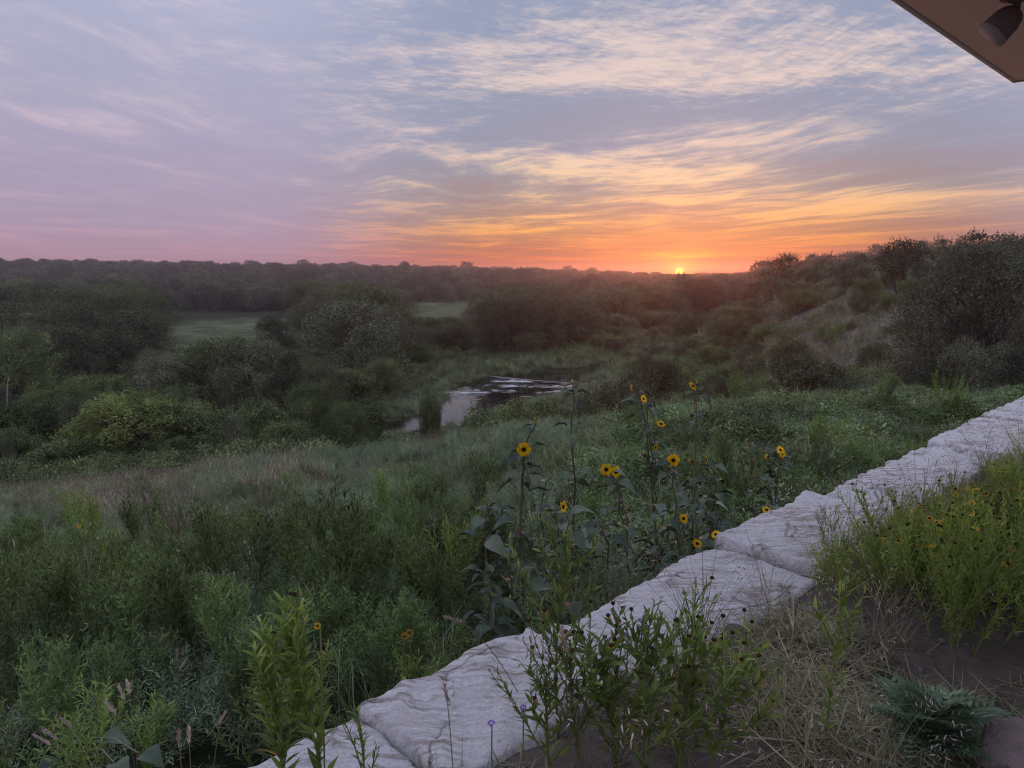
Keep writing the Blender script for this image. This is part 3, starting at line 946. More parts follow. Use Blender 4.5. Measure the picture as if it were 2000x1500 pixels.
def gn_scatter(name, P, rot, sc, idx, protos, knd="stuff", label=None):
    """One object that strews copies of prototype meshes over the points P (geometry nodes)."""
    me = bpy.data.meshes.new(name)
    me.vertices.add(len(P)); me.vertices.foreach_set("co", np.asarray(P, np.float32).ravel())
    for nm, ty, dat, key in (("rot", "FLOAT_VECTOR", rot, "vector"), ("sca", "FLOAT_VECTOR", sc, "vector"), ("pick", "INT", idx, "value")):
        a = me.attributes.new(nm, ty, "POINT")
        a.data.foreach_set(key, np.asarray(dat, np.int32 if ty == "INT" else np.float32).ravel())
    o = obj(name, me)
    col = bpy.data.collections.new(name + "_kinds")
    for i, p in enumerate(protos):
        col.objects.link(bpy.data.objects.new("%s_%02d" % (name, i), p))
    ng = bpy.data.node_groups.new(name, "GeometryNodeTree")
    ng.interface.new_socket("Geometry", in_out="INPUT", socket_type="NodeSocketGeometry")
    ng.interface.new_socket("Geometry", in_out="OUTPUT", socket_type="NodeSocketGeometry")
    gi, go = ng.nodes.new("NodeGroupInput"), ng.nodes.new("NodeGroupOutput")
    ci = ng.nodes.new("GeometryNodeCollectionInfo"); ci.inputs[0].default_value = col
    ci.inputs[1].default_value = True; ci.inputs[2].default_value = True
    ip = ng.nodes.new("GeometryNodeInstanceOnPoints")
    ip.inputs["Pick Instance"].default_value = True
    def attr(nm, ty):
        n = ng.nodes.new("GeometryNodeInputNamedAttribute"); n.data_type = ty; n.inputs[0].default_value = nm
        return n.outputs[0]
    ng.links.new(gi.outputs[0], ip.inputs["Points"])
    ng.links.new(ci.outputs[0], ip.inputs["Instance"])
    ng.links.new(attr("pick", "INT"), ip.inputs["Instance Index"])
    er = ng.nodes.new("FunctionNodeEulerToRotation"); ng.links.new(attr("rot", "FLOAT_VECTOR"), er.inputs[0])
    ng.links.new(er.outputs[0], ip.inputs["Rotation"])
    ng.links.new(attr("sca", "FLOAT_VECTOR"), ip.inputs["Scale"])
    ng.links.new(ip.outputs[0], go.inputs[0])
    md = o.modifiers.new("scatter", "NODES"); md.node_group = ng
    kind(o, knd, label)
    return o


def join_meshes(name, ms):
    """Trunk + crown as one mesh for the far forest's prototypes."""
    V, F, fm, fr, n, mats = [], [], [], [], 0, []
    for k, m in enumerate(ms):
        v = np.empty(len(m.vertices) * 3, np.float32); m.vertices.foreach_get("co", v)
        V.append(v.reshape(-1, 3))
        for p in (3, 4):
            pass
        tot = np.empty(len(m.polygons), np.int32); m.polygons.foreach_get("loop_total", tot)
        li = np.empty(len(m.loops), np.int32); m.loops.foreach_get("vertex_index", li)
        st = np.concatenate([[0], np.cumsum(tot)[:-1]])
        r = np.empty(len(tot), np.float32); m.attributes["rnd"].data.foreach_get("value", r)
        for p in (3, 4):
            s = tot == p
            if s.any():
                F.append(li[st[s][:, None] + np.arange(p)[None]] + n); fm.append(np.full(s.sum(), k)); fr.append(r[s])
        n += len(m.vertices); mats.append(m.materials[0])
    return mesh_np(name, np.concatenate(V), F, mats, np.concatenate(fm), np.concatenate(fr))


def forest():
    y = np.exp(rng.uniform(math.log(215), math.log(1850), 7500)); x = rng.uniform(-.85, .85, len(y)) * y
    z = ground_z(x, y)
    px, py = to_picture(np.stack([x, y, z], 1))
    ok = ~clear_meadow(px, py, 5) & ~((px > 1420) & (y < 240) & False)
    ok &= ~((np.abs(px - 860) < 85) & (y < 262)) & (creek_sd(x, y) > 6)
    x, y, z = x[ok], y[ok], z[ok]
    n = len(x)
    s = rng.uniform(.4, 1.08, n) * np.where(rng.random(n) < .04, 1.35, 1)
    pc, pr = to_picture(np.stack([x, y, z], 1))
    s = np.where(np.abs(pc - 1325) < 34, np.minimum(s, np.maximum((pr - 535.0) * y / FOC / 7.6, .12)), s)   # dip where the sun sets
    rot = np.stack([0 * s, 0 * s, rng.random(n) * 6.28], 1)
    wide = .85 + np.clip((y - 300) / 3000, 0, .6)
    gn_scatter("forest", np.stack([x, y, z - .2], 1), rot, np.stack([s * wide, s * wide, s], 1), rng.integers(0, 3, n),
               [join_meshes("forest_tree", TREES["far%d" % i]) for i in range(3)], "stuff", "far-off oak wood covering the ridges to the horizon")


forest()

# ------------------------------------------------------------------ stone wall
def wp(t, n, z=0.0):
    """Wall coordinates (along, towards the terrace, up) -> world."""
    return np.array([WA[0] + t * WD[0] + n * WN[0], WA[1] + t * WD[1] + n * WN[1], z])


def limestone(name, stain=1.0):
    m, nt, bs, out = new_mat(name)
    geo = nt.nodes.new("ShaderNodeNewGeometry"); pos = geo.outputs["Position"]
    mp = nt.nodes.new("ShaderNodeMapping"); mp.inputs["Scale"].default_value = (4.0, 34.0, 16.0)
    mp.inputs["Rotation"].default_value = (0, 0, R(-6))
    nt.links.new(pos, mp.inputs[0])
    st = noise(nt, mp.outputs[0], 1.0, 7, .66, .6)
    cl = noise(nt, pos, 2.3, 5, .6, .5)
    gr = noise(nt, pos, 70.0, 5, .7)
    base = mixc(nt, gr.ramp(.3, .7), (.68, .650, .655), (.88, .855, .865))
    brown = mixc(nt, st, (.27, .20, .165), (.46, .37, .32))
    f = (st.ramp(.44, .60) * cl.ramp(.40, .60)) * (.9 * stain)
    sv_ = st.ramp(.30, .72, 1.06, .86)
    base = mixc(nt, 1.0, base, comb(nt, sv_, sv_, sv_), "MULTIPLY")
    c = mixc(nt, f, base, brown)
    pit = noise(nt, pos, 11.0, 3, .5).ramp(.70, .76)
    c = mixc(nt, pit * .5, c, (.26, .20, .18))
    vo = nt.nodes.new("ShaderNodeTexVoronoi"); vo.feature = "DISTANCE_TO_EDGE"; vo.inputs["Scale"].default_value = 2.6
    wv = nt.nodes.new("ShaderNodeVectorMath"); wv.operation = "ADD"
    nt.links.new(pos, wv.inputs[0]); nt.links.new(comb(nt, gr * .05 + cl * .5, cl * .3, st * .1), wv.inputs[1]); nt.links.new(wv.outputs[0], vo.inputs["Vector"])
    crack = S(nt, vo.outputs["Distance"]).ramp(.004, .018, 1.0, 0.0) * cl.ramp(.45, .6)
    c = mixc(nt, crack * .4, c, (.22, .17, .15))
    nt.links.new(c, bs.inputs["Base Color"])
    bs.inputs["Roughness"].default_value = .92; bs.inputs["Specular IOR Level"].default_value = .15
    bn = nt.nodes.new("ShaderNodeBump"); bn.inputs["Strength"].default_value = 1.0; bn.inputs["Distance"].default_value = .022
    h = st * 1.0 + gr * .5 - crack * .8
    nt.links.new(h.s, bn.inputs["Height"]); nt.links.new(bn.outputs[0], bs.inputs["Normal"])
    return m


def rough_block(hx, hy, hz, seed, nx=54, ny=26, nz=14, rad=.03, amp=.020, mat=None, name="stone", xdir=None):
    """A quarried block: rounded box, hewn surface, wandering edges. Local axes: x along, y across."""
    V, Q, n = [], [], 0
    def face(a, b, f):
        nonlocal n
        A, B = np.meshgrid(np.linspace(-1, 1, a + 1), np.linspace(-1, 1, b + 1), indexing="ij")
        V.append(f(A, B).reshape(-1, 3))
        i = np.arange(a)[:, None] * (b + 1) + np.arange(b)[None]
        Q.append(np.stack([i, i + b + 1, i + b + 2, i + 1], -1).reshape(-1, 4) + n); n += (a + 1) * (b + 1)
    o = lambda A: np.ones_like(A)
    face(nx, ny, lambda A, B: np.stack([A, B, o(A)], -1)); face(nx, ny, lambda A, B: np.stack([A, -B, -o(A)], -1))
    face(nx, nz, lambda A, B: np.stack([A, -o(A), B], -1)); face(nx, nz, lambda A, B: np.stack([-A, o(A), B], -1))
    face(ny, nz, lambda A, B: np.stack([o(A), A, B], -1)); face(ny, nz, lambda A, B: np.stack([-o(A), -A, B], -1))
    V = np.concatenate(V); Q = np.concatenate(Q)
    key, inv = np.unique(np.round(V * 1e5).astype(np.int64), axis=0, return_inverse=True)
    inv = inv.ravel(); C = key / 1e5; Q = inv[Q]
    h = np.array([hx, hy, hz]); p = C * h
    inn = np.clip(p, -(h - rad), h - rad); d = p - inn
    L = np.linalg.norm(d, axis=1)[:, None]; nrm = d / (L + 1e-9)
    p = inn + nrm * rad
    q = p + seed * 7.3
    # wandering outline: ends and long edges pushed in and out
    e = fbm(np.stack([q[:, 0] * 1.9, np.sign(C[:, 1]) * 3, 0 * L[:, 0]], 1), 3, seed)
    p[:, 1] += np.abs(C[:, 1]) ** 3 * np.sign(C[:, 1]) * e * .035
    e2 = fbm(np.stack([q[:, 1] * 2.5, np.sign(C[:, 0]) * 5, q[:, 2]], 1), 3, seed + 5)
    p[:, 0] += np.abs(C[:, 0]) ** 6 * np.sign(C[:, 0]) * (e2 - .3) * .03
    # sagging, hewn top
    p[:, 2] += (C[:, 2] > 0) * (fbm(np.stack([q[:, 0] * 1.3, q[:, 1] * 1.6, 0 * q[:, 2]], 1), 2, seed + 9) * .014 - .012 * np.abs(C[:, 1]) ** 6 * (.5 + .5 * e))
    lay = fbm(np.stack([(q[:, 0] + q[:, 1]) * 2.0, (q[:, 1] - q[:, 0]) * 11, q[:, 2] * 9], 1), 4, seed + 2)
    p += nrm * (lay * amp * .7 + fbm(q * 6, 3, seed + 3) * amp * .6)[:, None]
    return mesh_np(name, p, [Q], mat, smooth=True)


M_STONE = limestone("limestone")


def build_wall():
    root = bpy.data.objects.new("stone_wall", None); COL.objects.link(root)
    root.location = wp(0, .3, -.8)
    tag(root, "low retaining wall of big pale limestone blocks running up to the right", "wall")
    edges = [(-3.4, -2.05), (-2.05, -.80), (-.80, .13), (.13, 1.66), (1.66, 2.98), (2.98, 5.22), (5.22, 7.1), (7.1, 9.3), (9.3, 11.5), (11.5, 14)]
    tops = [.04, .05, .085, .06, .115, .075, .12, .12, .12, .12]
    ns = [.0, .015, .0, .02, -.02, .015, .0, .02, .0, .01]
    for i, ((a, b), tp) in enumerate(zip(edges, tops)):
        H = 1.0
        w = .64 + .05 * math.sin(i * 2.3)
        me = rough_block((b - a) / 2 - .007, w / 2, H / 2, 20 + i, nx=int(30 * (b - a)) + 10, mat=M_STONE)
        o = obj("stone", me, root)
        p = wp((a + b) / 2, ns[i] + w / 2, tp - H / 2)
        o.location = Vector(p) - root.location
        o.rotation_euler = (R(random.Random(i).uniform(-1.2, 1.2)), R(random.Random(i + 40).uniform(-.8, .8)), math.atan2(WD[1], WD[0]) + R(random.Random(i + 9).uniform(-1.2, 1.2)))


build_wall()


def boulder(name, label, c, size, seed, mat, cat="rock", group=None, flat=.6):
    n = 22
    th, ph = np.meshgrid(np.linspace(0, 2 * math.pi, 2 * n, endpoint=False), np.linspace(0.05, math.pi - .05, n))
    d = np.stack([np.cos(th) * np.sin(ph), np.sin(th) * np.sin(ph), np.cos(ph)], -1)
    r = 1 + .28 * fbm(d * 1.4 + seed, 3, seed) + .05 * fbm(d * 6 + seed, 3, seed)
    # broken facets
    for k in range(7):
        f = np.random.default_rng(seed * 31 + k).normal(size=3); f /= np.linalg.norm(f)
        r = np.minimum(r, .82 / np.maximum(d @ f, .25) * .98)
    V = (d * r[..., None] * np.array([1, .85, flat]) * size).reshape(-1, 3)
    i = np.arange(n - 1)[:, None] * 2 * n + np.arange(2 * n)[None]; j = np.arange(n - 1)[:, None] * 2 * n + (np.arange(2 * n)[None] + 1) % (2 * n)
    Q = np.stack([i, i + 2 * n, j + 2 * n, j], -1).reshape(-1, 4)
    V = np.concatenate([V, [V[:2 * n].mean(0), V[-2 * n:].mean(0)]])
    a = np.arange(2 * n); b = (a + 1) % (2 * n); k0 = 2 * n * n
    T = np.concatenate([np.stack([a, b, np.full(2 * n, k0)], 1), np.stack([b + 2 * n * (n - 1), a + 2 * n * (n - 1), np.full(2 * n, k0 + 1)], 1)])
    o = obj(name, mesh_np(name, V, [Q, T], mat, smooth=True), None, c, seed * 1.3)
    tag(o, label, cat, group)
    return o


M_ROCK = plain("brown_rock", (.27, .21, .20), .9, .15, .35, 14, .9, 30)
M_PALE = plain("pale_rock", (.50, .47, .45), .9, .15, .25, 6, .9, 18)
boulder("rock", "reddish brown rock at the lower right corner, upper of two", (1.72, 2.30, .05), .17, 3, M_ROCK)
boulder("rock", "smaller reddish brown rock at the lower right corner, lower of two", (1.55, 2.08, .02), .13, 5, M_ROCK)
for k, (px, py, s, lab) in enumerate([(1385, 722, 2.4, "long flat pale ledge by the creek's right bank"), (1412, 716, 1.8, "pale ledge at the right end of the long flat one"), (1392, 762, 1.2, "pale flat rock just above the highest sunflower"),
                                      (1335, 678, .9, "small pale rock at the upstream water's edge"), (1400, 634, 2.2, "pale rock bank at the creek's far bend"), (1452, 640, .8, "small pale stone on the lower hillside")]):
    d = ray(px, py); best = None
    for Y in np.geomspace(20, 200, 400):
        p = at_depth(px, py, Y)
        if p[2] <= ground_z(p[:1], p[1:2])[0]: best = p; break
    if best is not None:
        boulder("pale_ledge", lab, best, s, 10 + k, M_PALE, "rock", flat=.14)
# scattered white stones on the pale slope
spots = scatter(34, lambda px, py, x, y: (px > 1480) & (px < 1900) & (py > 600) & (py < 740), 1.2, 30, 80, .3, .66)
rk = None
for a, b, c in spots:
    if rk is None:
        rk = boulder("slope_stone", "small pale stone lying on the rocky slope", (a, b, c), .15, 33, M_PALE, "rock", "stones strewn on the pale slope", .45)
    else:
        o = rk.copy(); COL.objects.link(o); o.location = (a, b, c); o.rotation_euler = (0, 0, a * 7)
        s = rng.uniform(.5, 1.4); o.scale = (s, s, s)

# ------------------------------------------------------------------ porch roof, house wall and flood lamp
M_SOFFIT = plain("soffit_paint", (.60, .56, .54), .75, .2, .06, 3, .05, 90)
M_TRIM = plain("trim_paint", (.62, .58, .55), .6, .3, .05, 4)
M_SHINGLE = plain("roof_metal", (.16, .15, .15), .6, .4, .1, 5)
M_HOUSE = plain("house_stone", (.42, .38, .33), .9, .2, .25, 4, .5, 20)
M_LAMP = plain("lamp_bronze", (.24, .20, .19), .7, .15, .08, 20)
M_RIM = plain("lamp_rim", (.46, .42, .40), .8, .1, .05, 20)
M_GLASS = plain("lamp_lens", (.06, .05, .048), .7, .15, .05, 20)


def box_wall(g, t0, t1, n0, n1, z0, z1, m=0):
    V = [wp(t, n, z) for z in (z0, z1) for t, n in ((t0, n0), (t1, n0), (t1, n1), (t0, n1))]
    g.add(V, [[0, 1, 2, 3], [7, 6, 5, 4], [0, 4, 5, 1], [1, 5, 6, 2], [2, 6, 7, 3], [3, 7, 4, 0]], None, m)


def part_box(name, mat, parent, *a):
    g = Geo(); box_wall(g, *a)
    o = obj(name, g.mesh(name, mat), parent)
    o.location = -parent.location
    return o


def porch():
    root = bpy.data.objects.new("house", None); COL.objects.link(root)
    root.location = wp(1.2, 3.1, 0)
    tag(root, "house whose brown porch eave juts into the upper right corner", "house")
    zs = EYE + 1.0
    T0, T1, N0, N1 = -.4, 2.575, 1.105, 3.6
    part_box("soffit", M_SOFFIT, root, T0, T1, N0 + .022, N1, zs, zs + .02)
    part_box("fascia", M_TRIM, root, T0, T1 - .0, N0, N0 + .02, zs - .004, zs + .19)
    part_box("fascia", M_TRIM, root, T1 + .002, T1 + .022, N0, N1, zs - .004, zs + .19)
    g = Geo()
    V = [wp(T0, N0 - .04, zs + .194), wp(T1 + .06, N0 - .04, zs + .194), wp(T1 + .06, N1 + .1, zs + .9), wp(T0, N1 + .1, zs + .9)]
    V += [v + np.array([0, 0, .05]) for v in V]
    g.add(V, [[3, 2, 1, 0], [4, 5, 6, 7], [0, 1, 5, 4], [1, 2, 6, 5], [2, 3, 7, 6], [3, 0, 4, 7]])
    o = obj("roof", g.mesh("roof", M_SHINGLE), root); o.location = -root.location
    part_box("wall", M_HOUSE, root, T0 + .3, T1 - .35, 3.15, 3.35, -.1, zs - .002)
    # flood lamp under the eave
    base = at_depth(1985, 18, 2.86); base[2] = zs
    lm = bpy.data.objects.new("flood_lamp", None); COL.objects.link(lm); lm.location = base
    tag(lm, "dark flood lamp hanging from the porch eave, switched off", "lamp")
    g = Geo(); g.tube([[0, 0, 0], [0, 0, -.012], [0, 0, -.02]], [.055, .055, .03], 20)
    obj("mounting_plate", g.mesh("mounting_plate", M_LAMP, True), lm)
    ax = np.array([-.66, .19, -.73]); ax /= np.linalg.norm(ax)
    p0 = np.array([.0, 0, -.055])
    g = Geo(); g.tube([[0, 0, -.015], [0, 0, -.05], p0 + ax * .01], [.013, .013, .016], 10)
    obj("arm", g.mesh("arm", M_LAMP, True), lm)
    g = Geo(); g.tube([p0, p0 + ax * .012, p0 + ax * .04, p0 + ax * .10, p0 + ax * .105, p0 + ax * .09], [.028, .040, .050, .054, .050, .046], 28, cap=False)
    can = obj("can", g.mesh("can", M_LAMP, True), lm)
    g = Geo(); g.tube([p0 + ax * .098, p0 + ax * .108, p0 + ax * .108], [.0555, .0555, .050], 28, cap=False)
    obj("rim", g.mesh("rim", M_RIM, True), can)
    g = Geo(); g.tube([p0 + ax * .070, p0 + ax * .0705, p0 + ax * .071], [.050, .030, .002], 24, cap=False)
    obj("lens", g.mesh("lens", M_GLASS, True), can)


porch()


def far_bits():
    # radio mast on the skyline
    Y = 330; top = at_depth(1625, 488, Y); x = float(top[0]); z = float(ground_z(top[:1], top[1:2])[0])
    g = Geo(); Hm = float(top[2]) - z
    root = bpy.data.objects.new("radio_mast", None); COL.objects.link(root); root.location = (x, Y, z)
    tag(root, "thin lattice radio mast on the skyline of the right-hand hill", "mast")
    mm = plain("mast_steel", (.12, .12, .12), .6, .4, .1, 4)
    for k in range(3):
        a = k * 2.094; g = Geo(); g.tube([[.2 * math.cos(a), .2 * math.sin(a), -.3], [.12 * math.cos(a), .12 * math.sin(a), Hm]], .05, 5)
        obj("leg", g.mesh("leg", mm), root)
    g = Geo()
    for j in range(int(Hm / .8)):
        for k in range(3):
            a, b = k * 2.094, (k + 1) * 2.094
            g.tube([[.18 * math.cos(a), .18 * math.sin(a), j * .8], [.18 * math.cos(b), .18 * math.sin(b), j * .8 + .8]], .025, 4, cap=False)
    obj("bracing", g.mesh("bracing", mm), root)
    # logs
    def log(name, label, a, b, r):
        a, b = np.array(a), np.array(b); c = (a + b) / 2
        t = np.linspace(0, 1, 9)[:, None]
        g = Geo(); P = a + (b - a) * t - c; P[:, 2] += .06 * np.sin(t[:, 0] * 7) * r * 4
        g.tube(P, r * np.linspace(1.15, .7, 9) * (1 + .1 * rng.normal(size=9)), 9)
        q = P[5]; g.tube([q, q + [.2, .1, .5 * r * 8], q + [.3, .2, r * 9]], [r * .4, r * .3, r * .15], 5)
        o = obj(name, g.mesh(name, M_BARK_PALE, True), None, c); tag(o, label, "log")
    log("fallen_log", "long pale log lying across the creek above the riffle", at_height(918, 733, WATER_Z + .25), at_height(1092, 747, WATER_Z + .12), .10)
    log("fallen_log", "pale broken trunk leaning on the far bank under the domed oak's right side", at_height(1098, 655, -8.4), at_height(1122, 670, -9.2), .2)
    # bare pale branch at the left edge
    p = at_depth(4, 808, 46); zt = at_depth(16, 735, 46)
    g = Geo(); q = p.copy(); q[2] = float(ground_z(p[:1], p[1:2])[0]) - .1
    P = np.array([q, q + (zt - q) * [.35, 1, .35], q + (zt - q) * [.75, 1, .72], zt]) - q
    P[1] += [.12, 0, 0]; P[2] += [-.05, 0, 0]; g.tube(P, [.05, .045, .035, .015], 6); g.tube([P[2], P[2] + [.12, .1, .2], P[2] + [.2, .1, .45]], [.02, .014, .008], 5)
    o = obj("bare_branch", g.mesh("bare_branch", M_BARK_PALE, True), None, q); tag(o, "bare pale dead stem standing at the left edge", "dead tree")


far_bits()

# ------------------------------------------------------------------ plants: materials and leaf shapes
M_WEED = foliage("weed_leaves", (.030, .052, .020), (.090, .135, .046), (.17, .22, .075), .5, .35, .32)
M_WEED_FRESH = foliage("fresh_leaves", (.055, .085, .022), (.13, .185, .045), (.20, .25, .08), .45, .4, .42)  # brighter fresh green as leaf colour, beside the duller weed green
M_CORE = foliage("coreopsis_leaves", (.070, .105, .020), (.160, .215, .042), (.24, .29, .075), .5, .35, .42)
M_STEM = foliage("stems", (.07, .09, .03), (.13, .15, .06), (.15, .11, .07), .6, .3)
M_GRASS = foliage("grass_blades", (.074, .098, .052), (.158, .187, .108), (.245, .257, .168), .6, .25, .15)
M_FEATHER = foliage("feathery_leaves", (.062, .088, .050), (.144, .185, .108), (.225, .265, .168), .6, .25, .15)
M_DRY = foliage("dry_grass", (.078, .066, .042), (.19, .165, .105), (.33, .295, .205), .8, .15, .1)
M_VINE = foliage("vine_leaves", (.048, .072, .028), (.105, .145, .056), (.19, .22, .10), .6, .25, .15)
M_SUNLEAF = foliage("sunflower_leaves", (.026, .040, .026), (.062, .085, .058), (.125, .145, .12), .55, .3, .15, .4, 6.0)
M_SUNSTEM = foliage("sunflower_stems", (.055, .05, .035), (.10, .09, .06), (.13, .12, .08), .7, .2)
M_PETAL = foliage("yellow_petals", (.90, .52, .008), (.95, .62, .012), (.95, .68, .03), .6, .2, .35, .1)
M_ORANGE = foliage("orange_petals", (.70, .30, .012), (.82, .42, .015), (.85, .50, .03), .6, .2, .15, .1)
M_DISC = plain("flower_disc", (.035, .014, .010), .9, .1, .5, 90, .8, 300)
M_BUTTON = plain("flower_button", (.055, .030, .018), .9, .1, .4, 60)
M_PURPLE = foliage("purple_petals", (.20, .10, .42), (.30, .17, .55), None, .6, .2, .1)
M_WHITE = foliage("white_petals", (.72, .74, .78), (.80, .82, .86), None, .5, .3, .1)
M_CUT = foliage("cutleaf_leaves", (.05, .075, .045), (.10, .145, .085), (.15, .20, .13), .6, .3, .1)
M_SEED = foliage("seed_heads", (.30, .22, .20), (.50, .40, .37), (.60, .52, .48), .8, .15, .1)


def lance(w=.16, bend=.25, fold=.35):
    ys = [0, .28, .64, 1.0]; hw = [.0, .5 * w, .40 * w, 0]
    V = [[0, 0, 0]]
    for y, h in zip(ys[1:3], hw[1:3]):
        z = -bend * y * y
        V += [[-h, y, z + h * fold], [0, y, z], [h, y, z + h * fold]]
    V += [[0, 1, -bend]]
    return np.array(V), [[1, 2, 5, 4], [2, 3, 6, 5]], [[0, 2, 1], [0, 3, 2], [4, 5, 7], [5, 6, 7]]


LANCE = lance(.21)
NARROW = lance(.13, .2, .2)
BROADL = lance(.30, .3, .3)


def heart_leaf():
    """Sunflower leaf: broad heart with a folded midrib and drooping tip, on a short stalk."""
    ys = np.array([.0, .06, .2, .4, .62, .82, 1.0]); hw = np.array([.012, .20, .36, .37, .26, .12, 0])
    V, Q, T = [], [], []
    for y, h in zip(ys, hw):
        z = .10 * math.sin(y * 2.2) - .42 * y ** 2.2
        for s in (-1, -.5, 0, .5, 1):
            V.append([s * h, y - (abs(s) > .6) * (.07 if y < .1 else 0), z + abs(s) * h * .35 + .02 * math.sin(9 * y + s * 3)])
    for r in range(6):
        for c in range(4):
            a = r * 5 + c; Q.append([a, a + 1, a + 6, a + 5])
    n = len(V)
    V += [[-.012, -.35, -.03], [.012, -.35, -.03], [.012, .02, .0], [-.012, .02, 0.]]
    Q.append([n, n + 1, n + 2, n + 3])
    return np.array(V, float) + np.array([0, .35, .03]), Q


def blade(nseg=3):
    V = [[-.5, 0, 0], [.5, 0, 0], [-.42, .4, .0], [.42, .4, .0], [-.26, .75, .0], [.26, .75, 0], [0, 1, 0]]
    return np.array(V, float), [[0, 1, 3, 2], [2, 3, 5, 4]], [[4, 5, 6]]


BLADE = blade()


def grass_into(g, n, h, w, spread, m=0, droop=.5, lean=.35, hv=.4):
    """Blades with their own curve: built one row at a time (vectorised)."""
    a = rng.random(n) * 6.283; rad = spread * np.sqrt(rng.random(n))
    base = np.stack([rad * np.cos(a), rad * np.sin(a), 0 * a - .02], 1)
    ld = a + rng.normal(0, 1.0, n)
    ln = lean * rng.random(n) ** .7; H = h * rng.uniform(1 - hv, 1 + hv * .6, n)
    d = np.stack([np.cos(ld), np.sin(ld)], 1)
    dr = droop * rng.random(n)
    tw = rng.random(n) * 6.283
    side = np.stack([np.cos(tw), np.sin(tw), 0 * tw], 1)
    rows = []
    for t, ww in ((0, 1), (.4, .85), (.75, .55), (1, 0)):
        c = base.copy()
        c[:, :2] += d * (H * (ln * t + dr * t ** 2.5))[:, None]
        c[:, 2] += H * (t - dr * .55 * t ** 3)
        if ww: rows += [c - side * (w / 2 * ww), c + side * (w / 2 * ww)]
        else: rows += [c]
    V = np.stack(rows, 1)
    off = (np.arange(n) * 7)[:, None, None]
    r = rng.random(n)
    Q = (np.array([[0, 1, 3, 2], [2, 3, 5, 4]])[None] + off).reshape(-1, 4)
    T = (np.array([[4, 5, 6]])[None] + off).reshape(-1, 3)
    g.Q.append(Q + g.n); g.qm.append(np.full(len(Q), m)); g.qr.append(np.repeat(r, 2))
    g.T.append(T + g.n); g.tm.append(np.full(len(T), m)); g.tr.append(r)
    g.V.append(V.reshape(-1, 3)); g.n += 7 * n
    return V[:, 6], H


def axis_curve(base, d, L, up=.3, seg=6, wob=.05):
    t = np.linspace(0, 1, seg + 1)
    d = np.asarray(d, float) / np.linalg.norm(d)
    P = [np.asarray(base, float)]
    cur = d.copy()
    for k in range(seg):
        cur = cur + np.array([0, 0, up / seg]) + rng.normal(0, wob, 3); cur /= np.linalg.norm(cur)
        P.append(P[-1] + cur * L / seg)
    return np.array(P)


def sample(P, t):
    k = np.clip(t, 0, 1) * (len(P) - 1); i = np.minimum(k.astype(int), len(P) - 2); f = (k - i)[:, None]
    d = P[i + 1] - P[i]
    return P[i] * (1 - f) + P[i + 1] * f, d / (np.linalg.norm(d, axis=1)[:, None] + 1e-9)


class Plant:
    """Skeleton of a leafy herb: stems in self.stem, leaf transforms in lists, flower spots in heads."""
    def __init__(self, H=.7, nb=6, ll=.06, ang=.75, den=55, r0=.004, lean=(0, 0), b0=.3, blen=.55, bang=.6, sub=2, base_leaf=.25):
        self.stem = Geo(); self.P, self.A, self.N, self.S = [], [], [], []; self.heads = []
        ax = axis_curve([0, 0, -.02], [lean[0], lean[1], 1], H, .1, 7, .04)
        self.stem.tube(ax, np.linspace(r0, r0 * .35, 8), 5, 0, .4)
        self.leaves(ax, H, ll, ang, den, base_leaf)
        self.heads.append(ax[-1])
        for k in range(nb):
            t = b0 + (.9 - b0) * (k + rng.random()) / nb
            p, d = sample(ax, np.array([t])); a = k * 2.4 + rng.random()
            dd = d[0] * math.cos(bang) + np.array([math.cos(a), math.sin(a), 0]) * math.sin(bang)
            L = H * (1 - t) * blen * rng.uniform(.8, 1.3) + H * .12
            b = axis_curve(p[0], dd, L, .45, 5, .06)
            self.stem.tube(b, np.linspace(r0 * .55, r0 * .25, 6), 4, 0, .5)
            self.leaves(b, L, ll * .8, ang, den, .1)
            self.heads.append(b[-1])
            for s in range(sub):
                q, e = sample(b, np.array([rng.uniform(.35, .8)])); a2 = rng.random() * 6.28
                ee = e[0] + .6 * np.array([math.cos(a2), math.sin(a2), .3])
                c = axis_curve(q[0], ee, L * .4, .4, 3, .05)
                self.stem.tube(c, np.linspace(r0 * .35, r0 * .2, 4), 4, 0, .6)
                self.leaves(c, L * .4, ll * .55, ang, den * 1.2, .0)
                self.heads.append(c[-1])

    def leaves(self, ax, L, ll, ang, den, t0):
        n = max(3, int(L * den))
        t = np.linspace(t0, 1, n) + rng.normal(0, .02, n)
        p, d = sample(ax, t)
        a = np.arange(n) * 2.399 + rng.random() * 6.28
        side = np.cross(d, np.array([.3, .5, .81])); side /= np.linalg.norm(side, axis=1)[:, None]
        oth = np.cross(d, side)
        rad = side * np.cos(a)[:, None] + oth * np.sin(a)[:, None]
        an = ang * rng.uniform(.7, 1.25, n)
        A = d * np.cos(an)[:, None] + rad * np.sin(an)[:, None]
        N = d * np.sin(an)[:, None] - rad * np.cos(an)[:, None] + rng.normal(0, .15, (n, 3))
        self.P.append(p); self.A.append(A); self.N.append(N)
        self.S.append(ll * rng.uniform(.75, 1.25, n) * (1 - .45 * np.clip(t, 0, 1) ** 2))

    def arrays(self):
        return np.concatenate(self.P), np.concatenate(self.A), np.concatenate(self.N), np.concatenate(self.S)

    def foliage(self, tpl=LANCE, m=0, g=None):
        g = g or Geo(); P, A, N, Sz = self.arrays()
        g.stamp(tpl[0], tpl[1], tpl[2], P, frames(A, N), Sz, m)
        return g


def ball_into(g, c, r, m, up=np.array([0, 0, 1.]), flat=.8):
    c = np.asarray(c, float)
    g.tube([c - up * r * flat, c - up * r * flat * .6, c, c + up * r * flat * .6, c + up * r * flat * .9], [r * .3, r * .8, r, r * .8, r * .4], 8, m, rng.random())


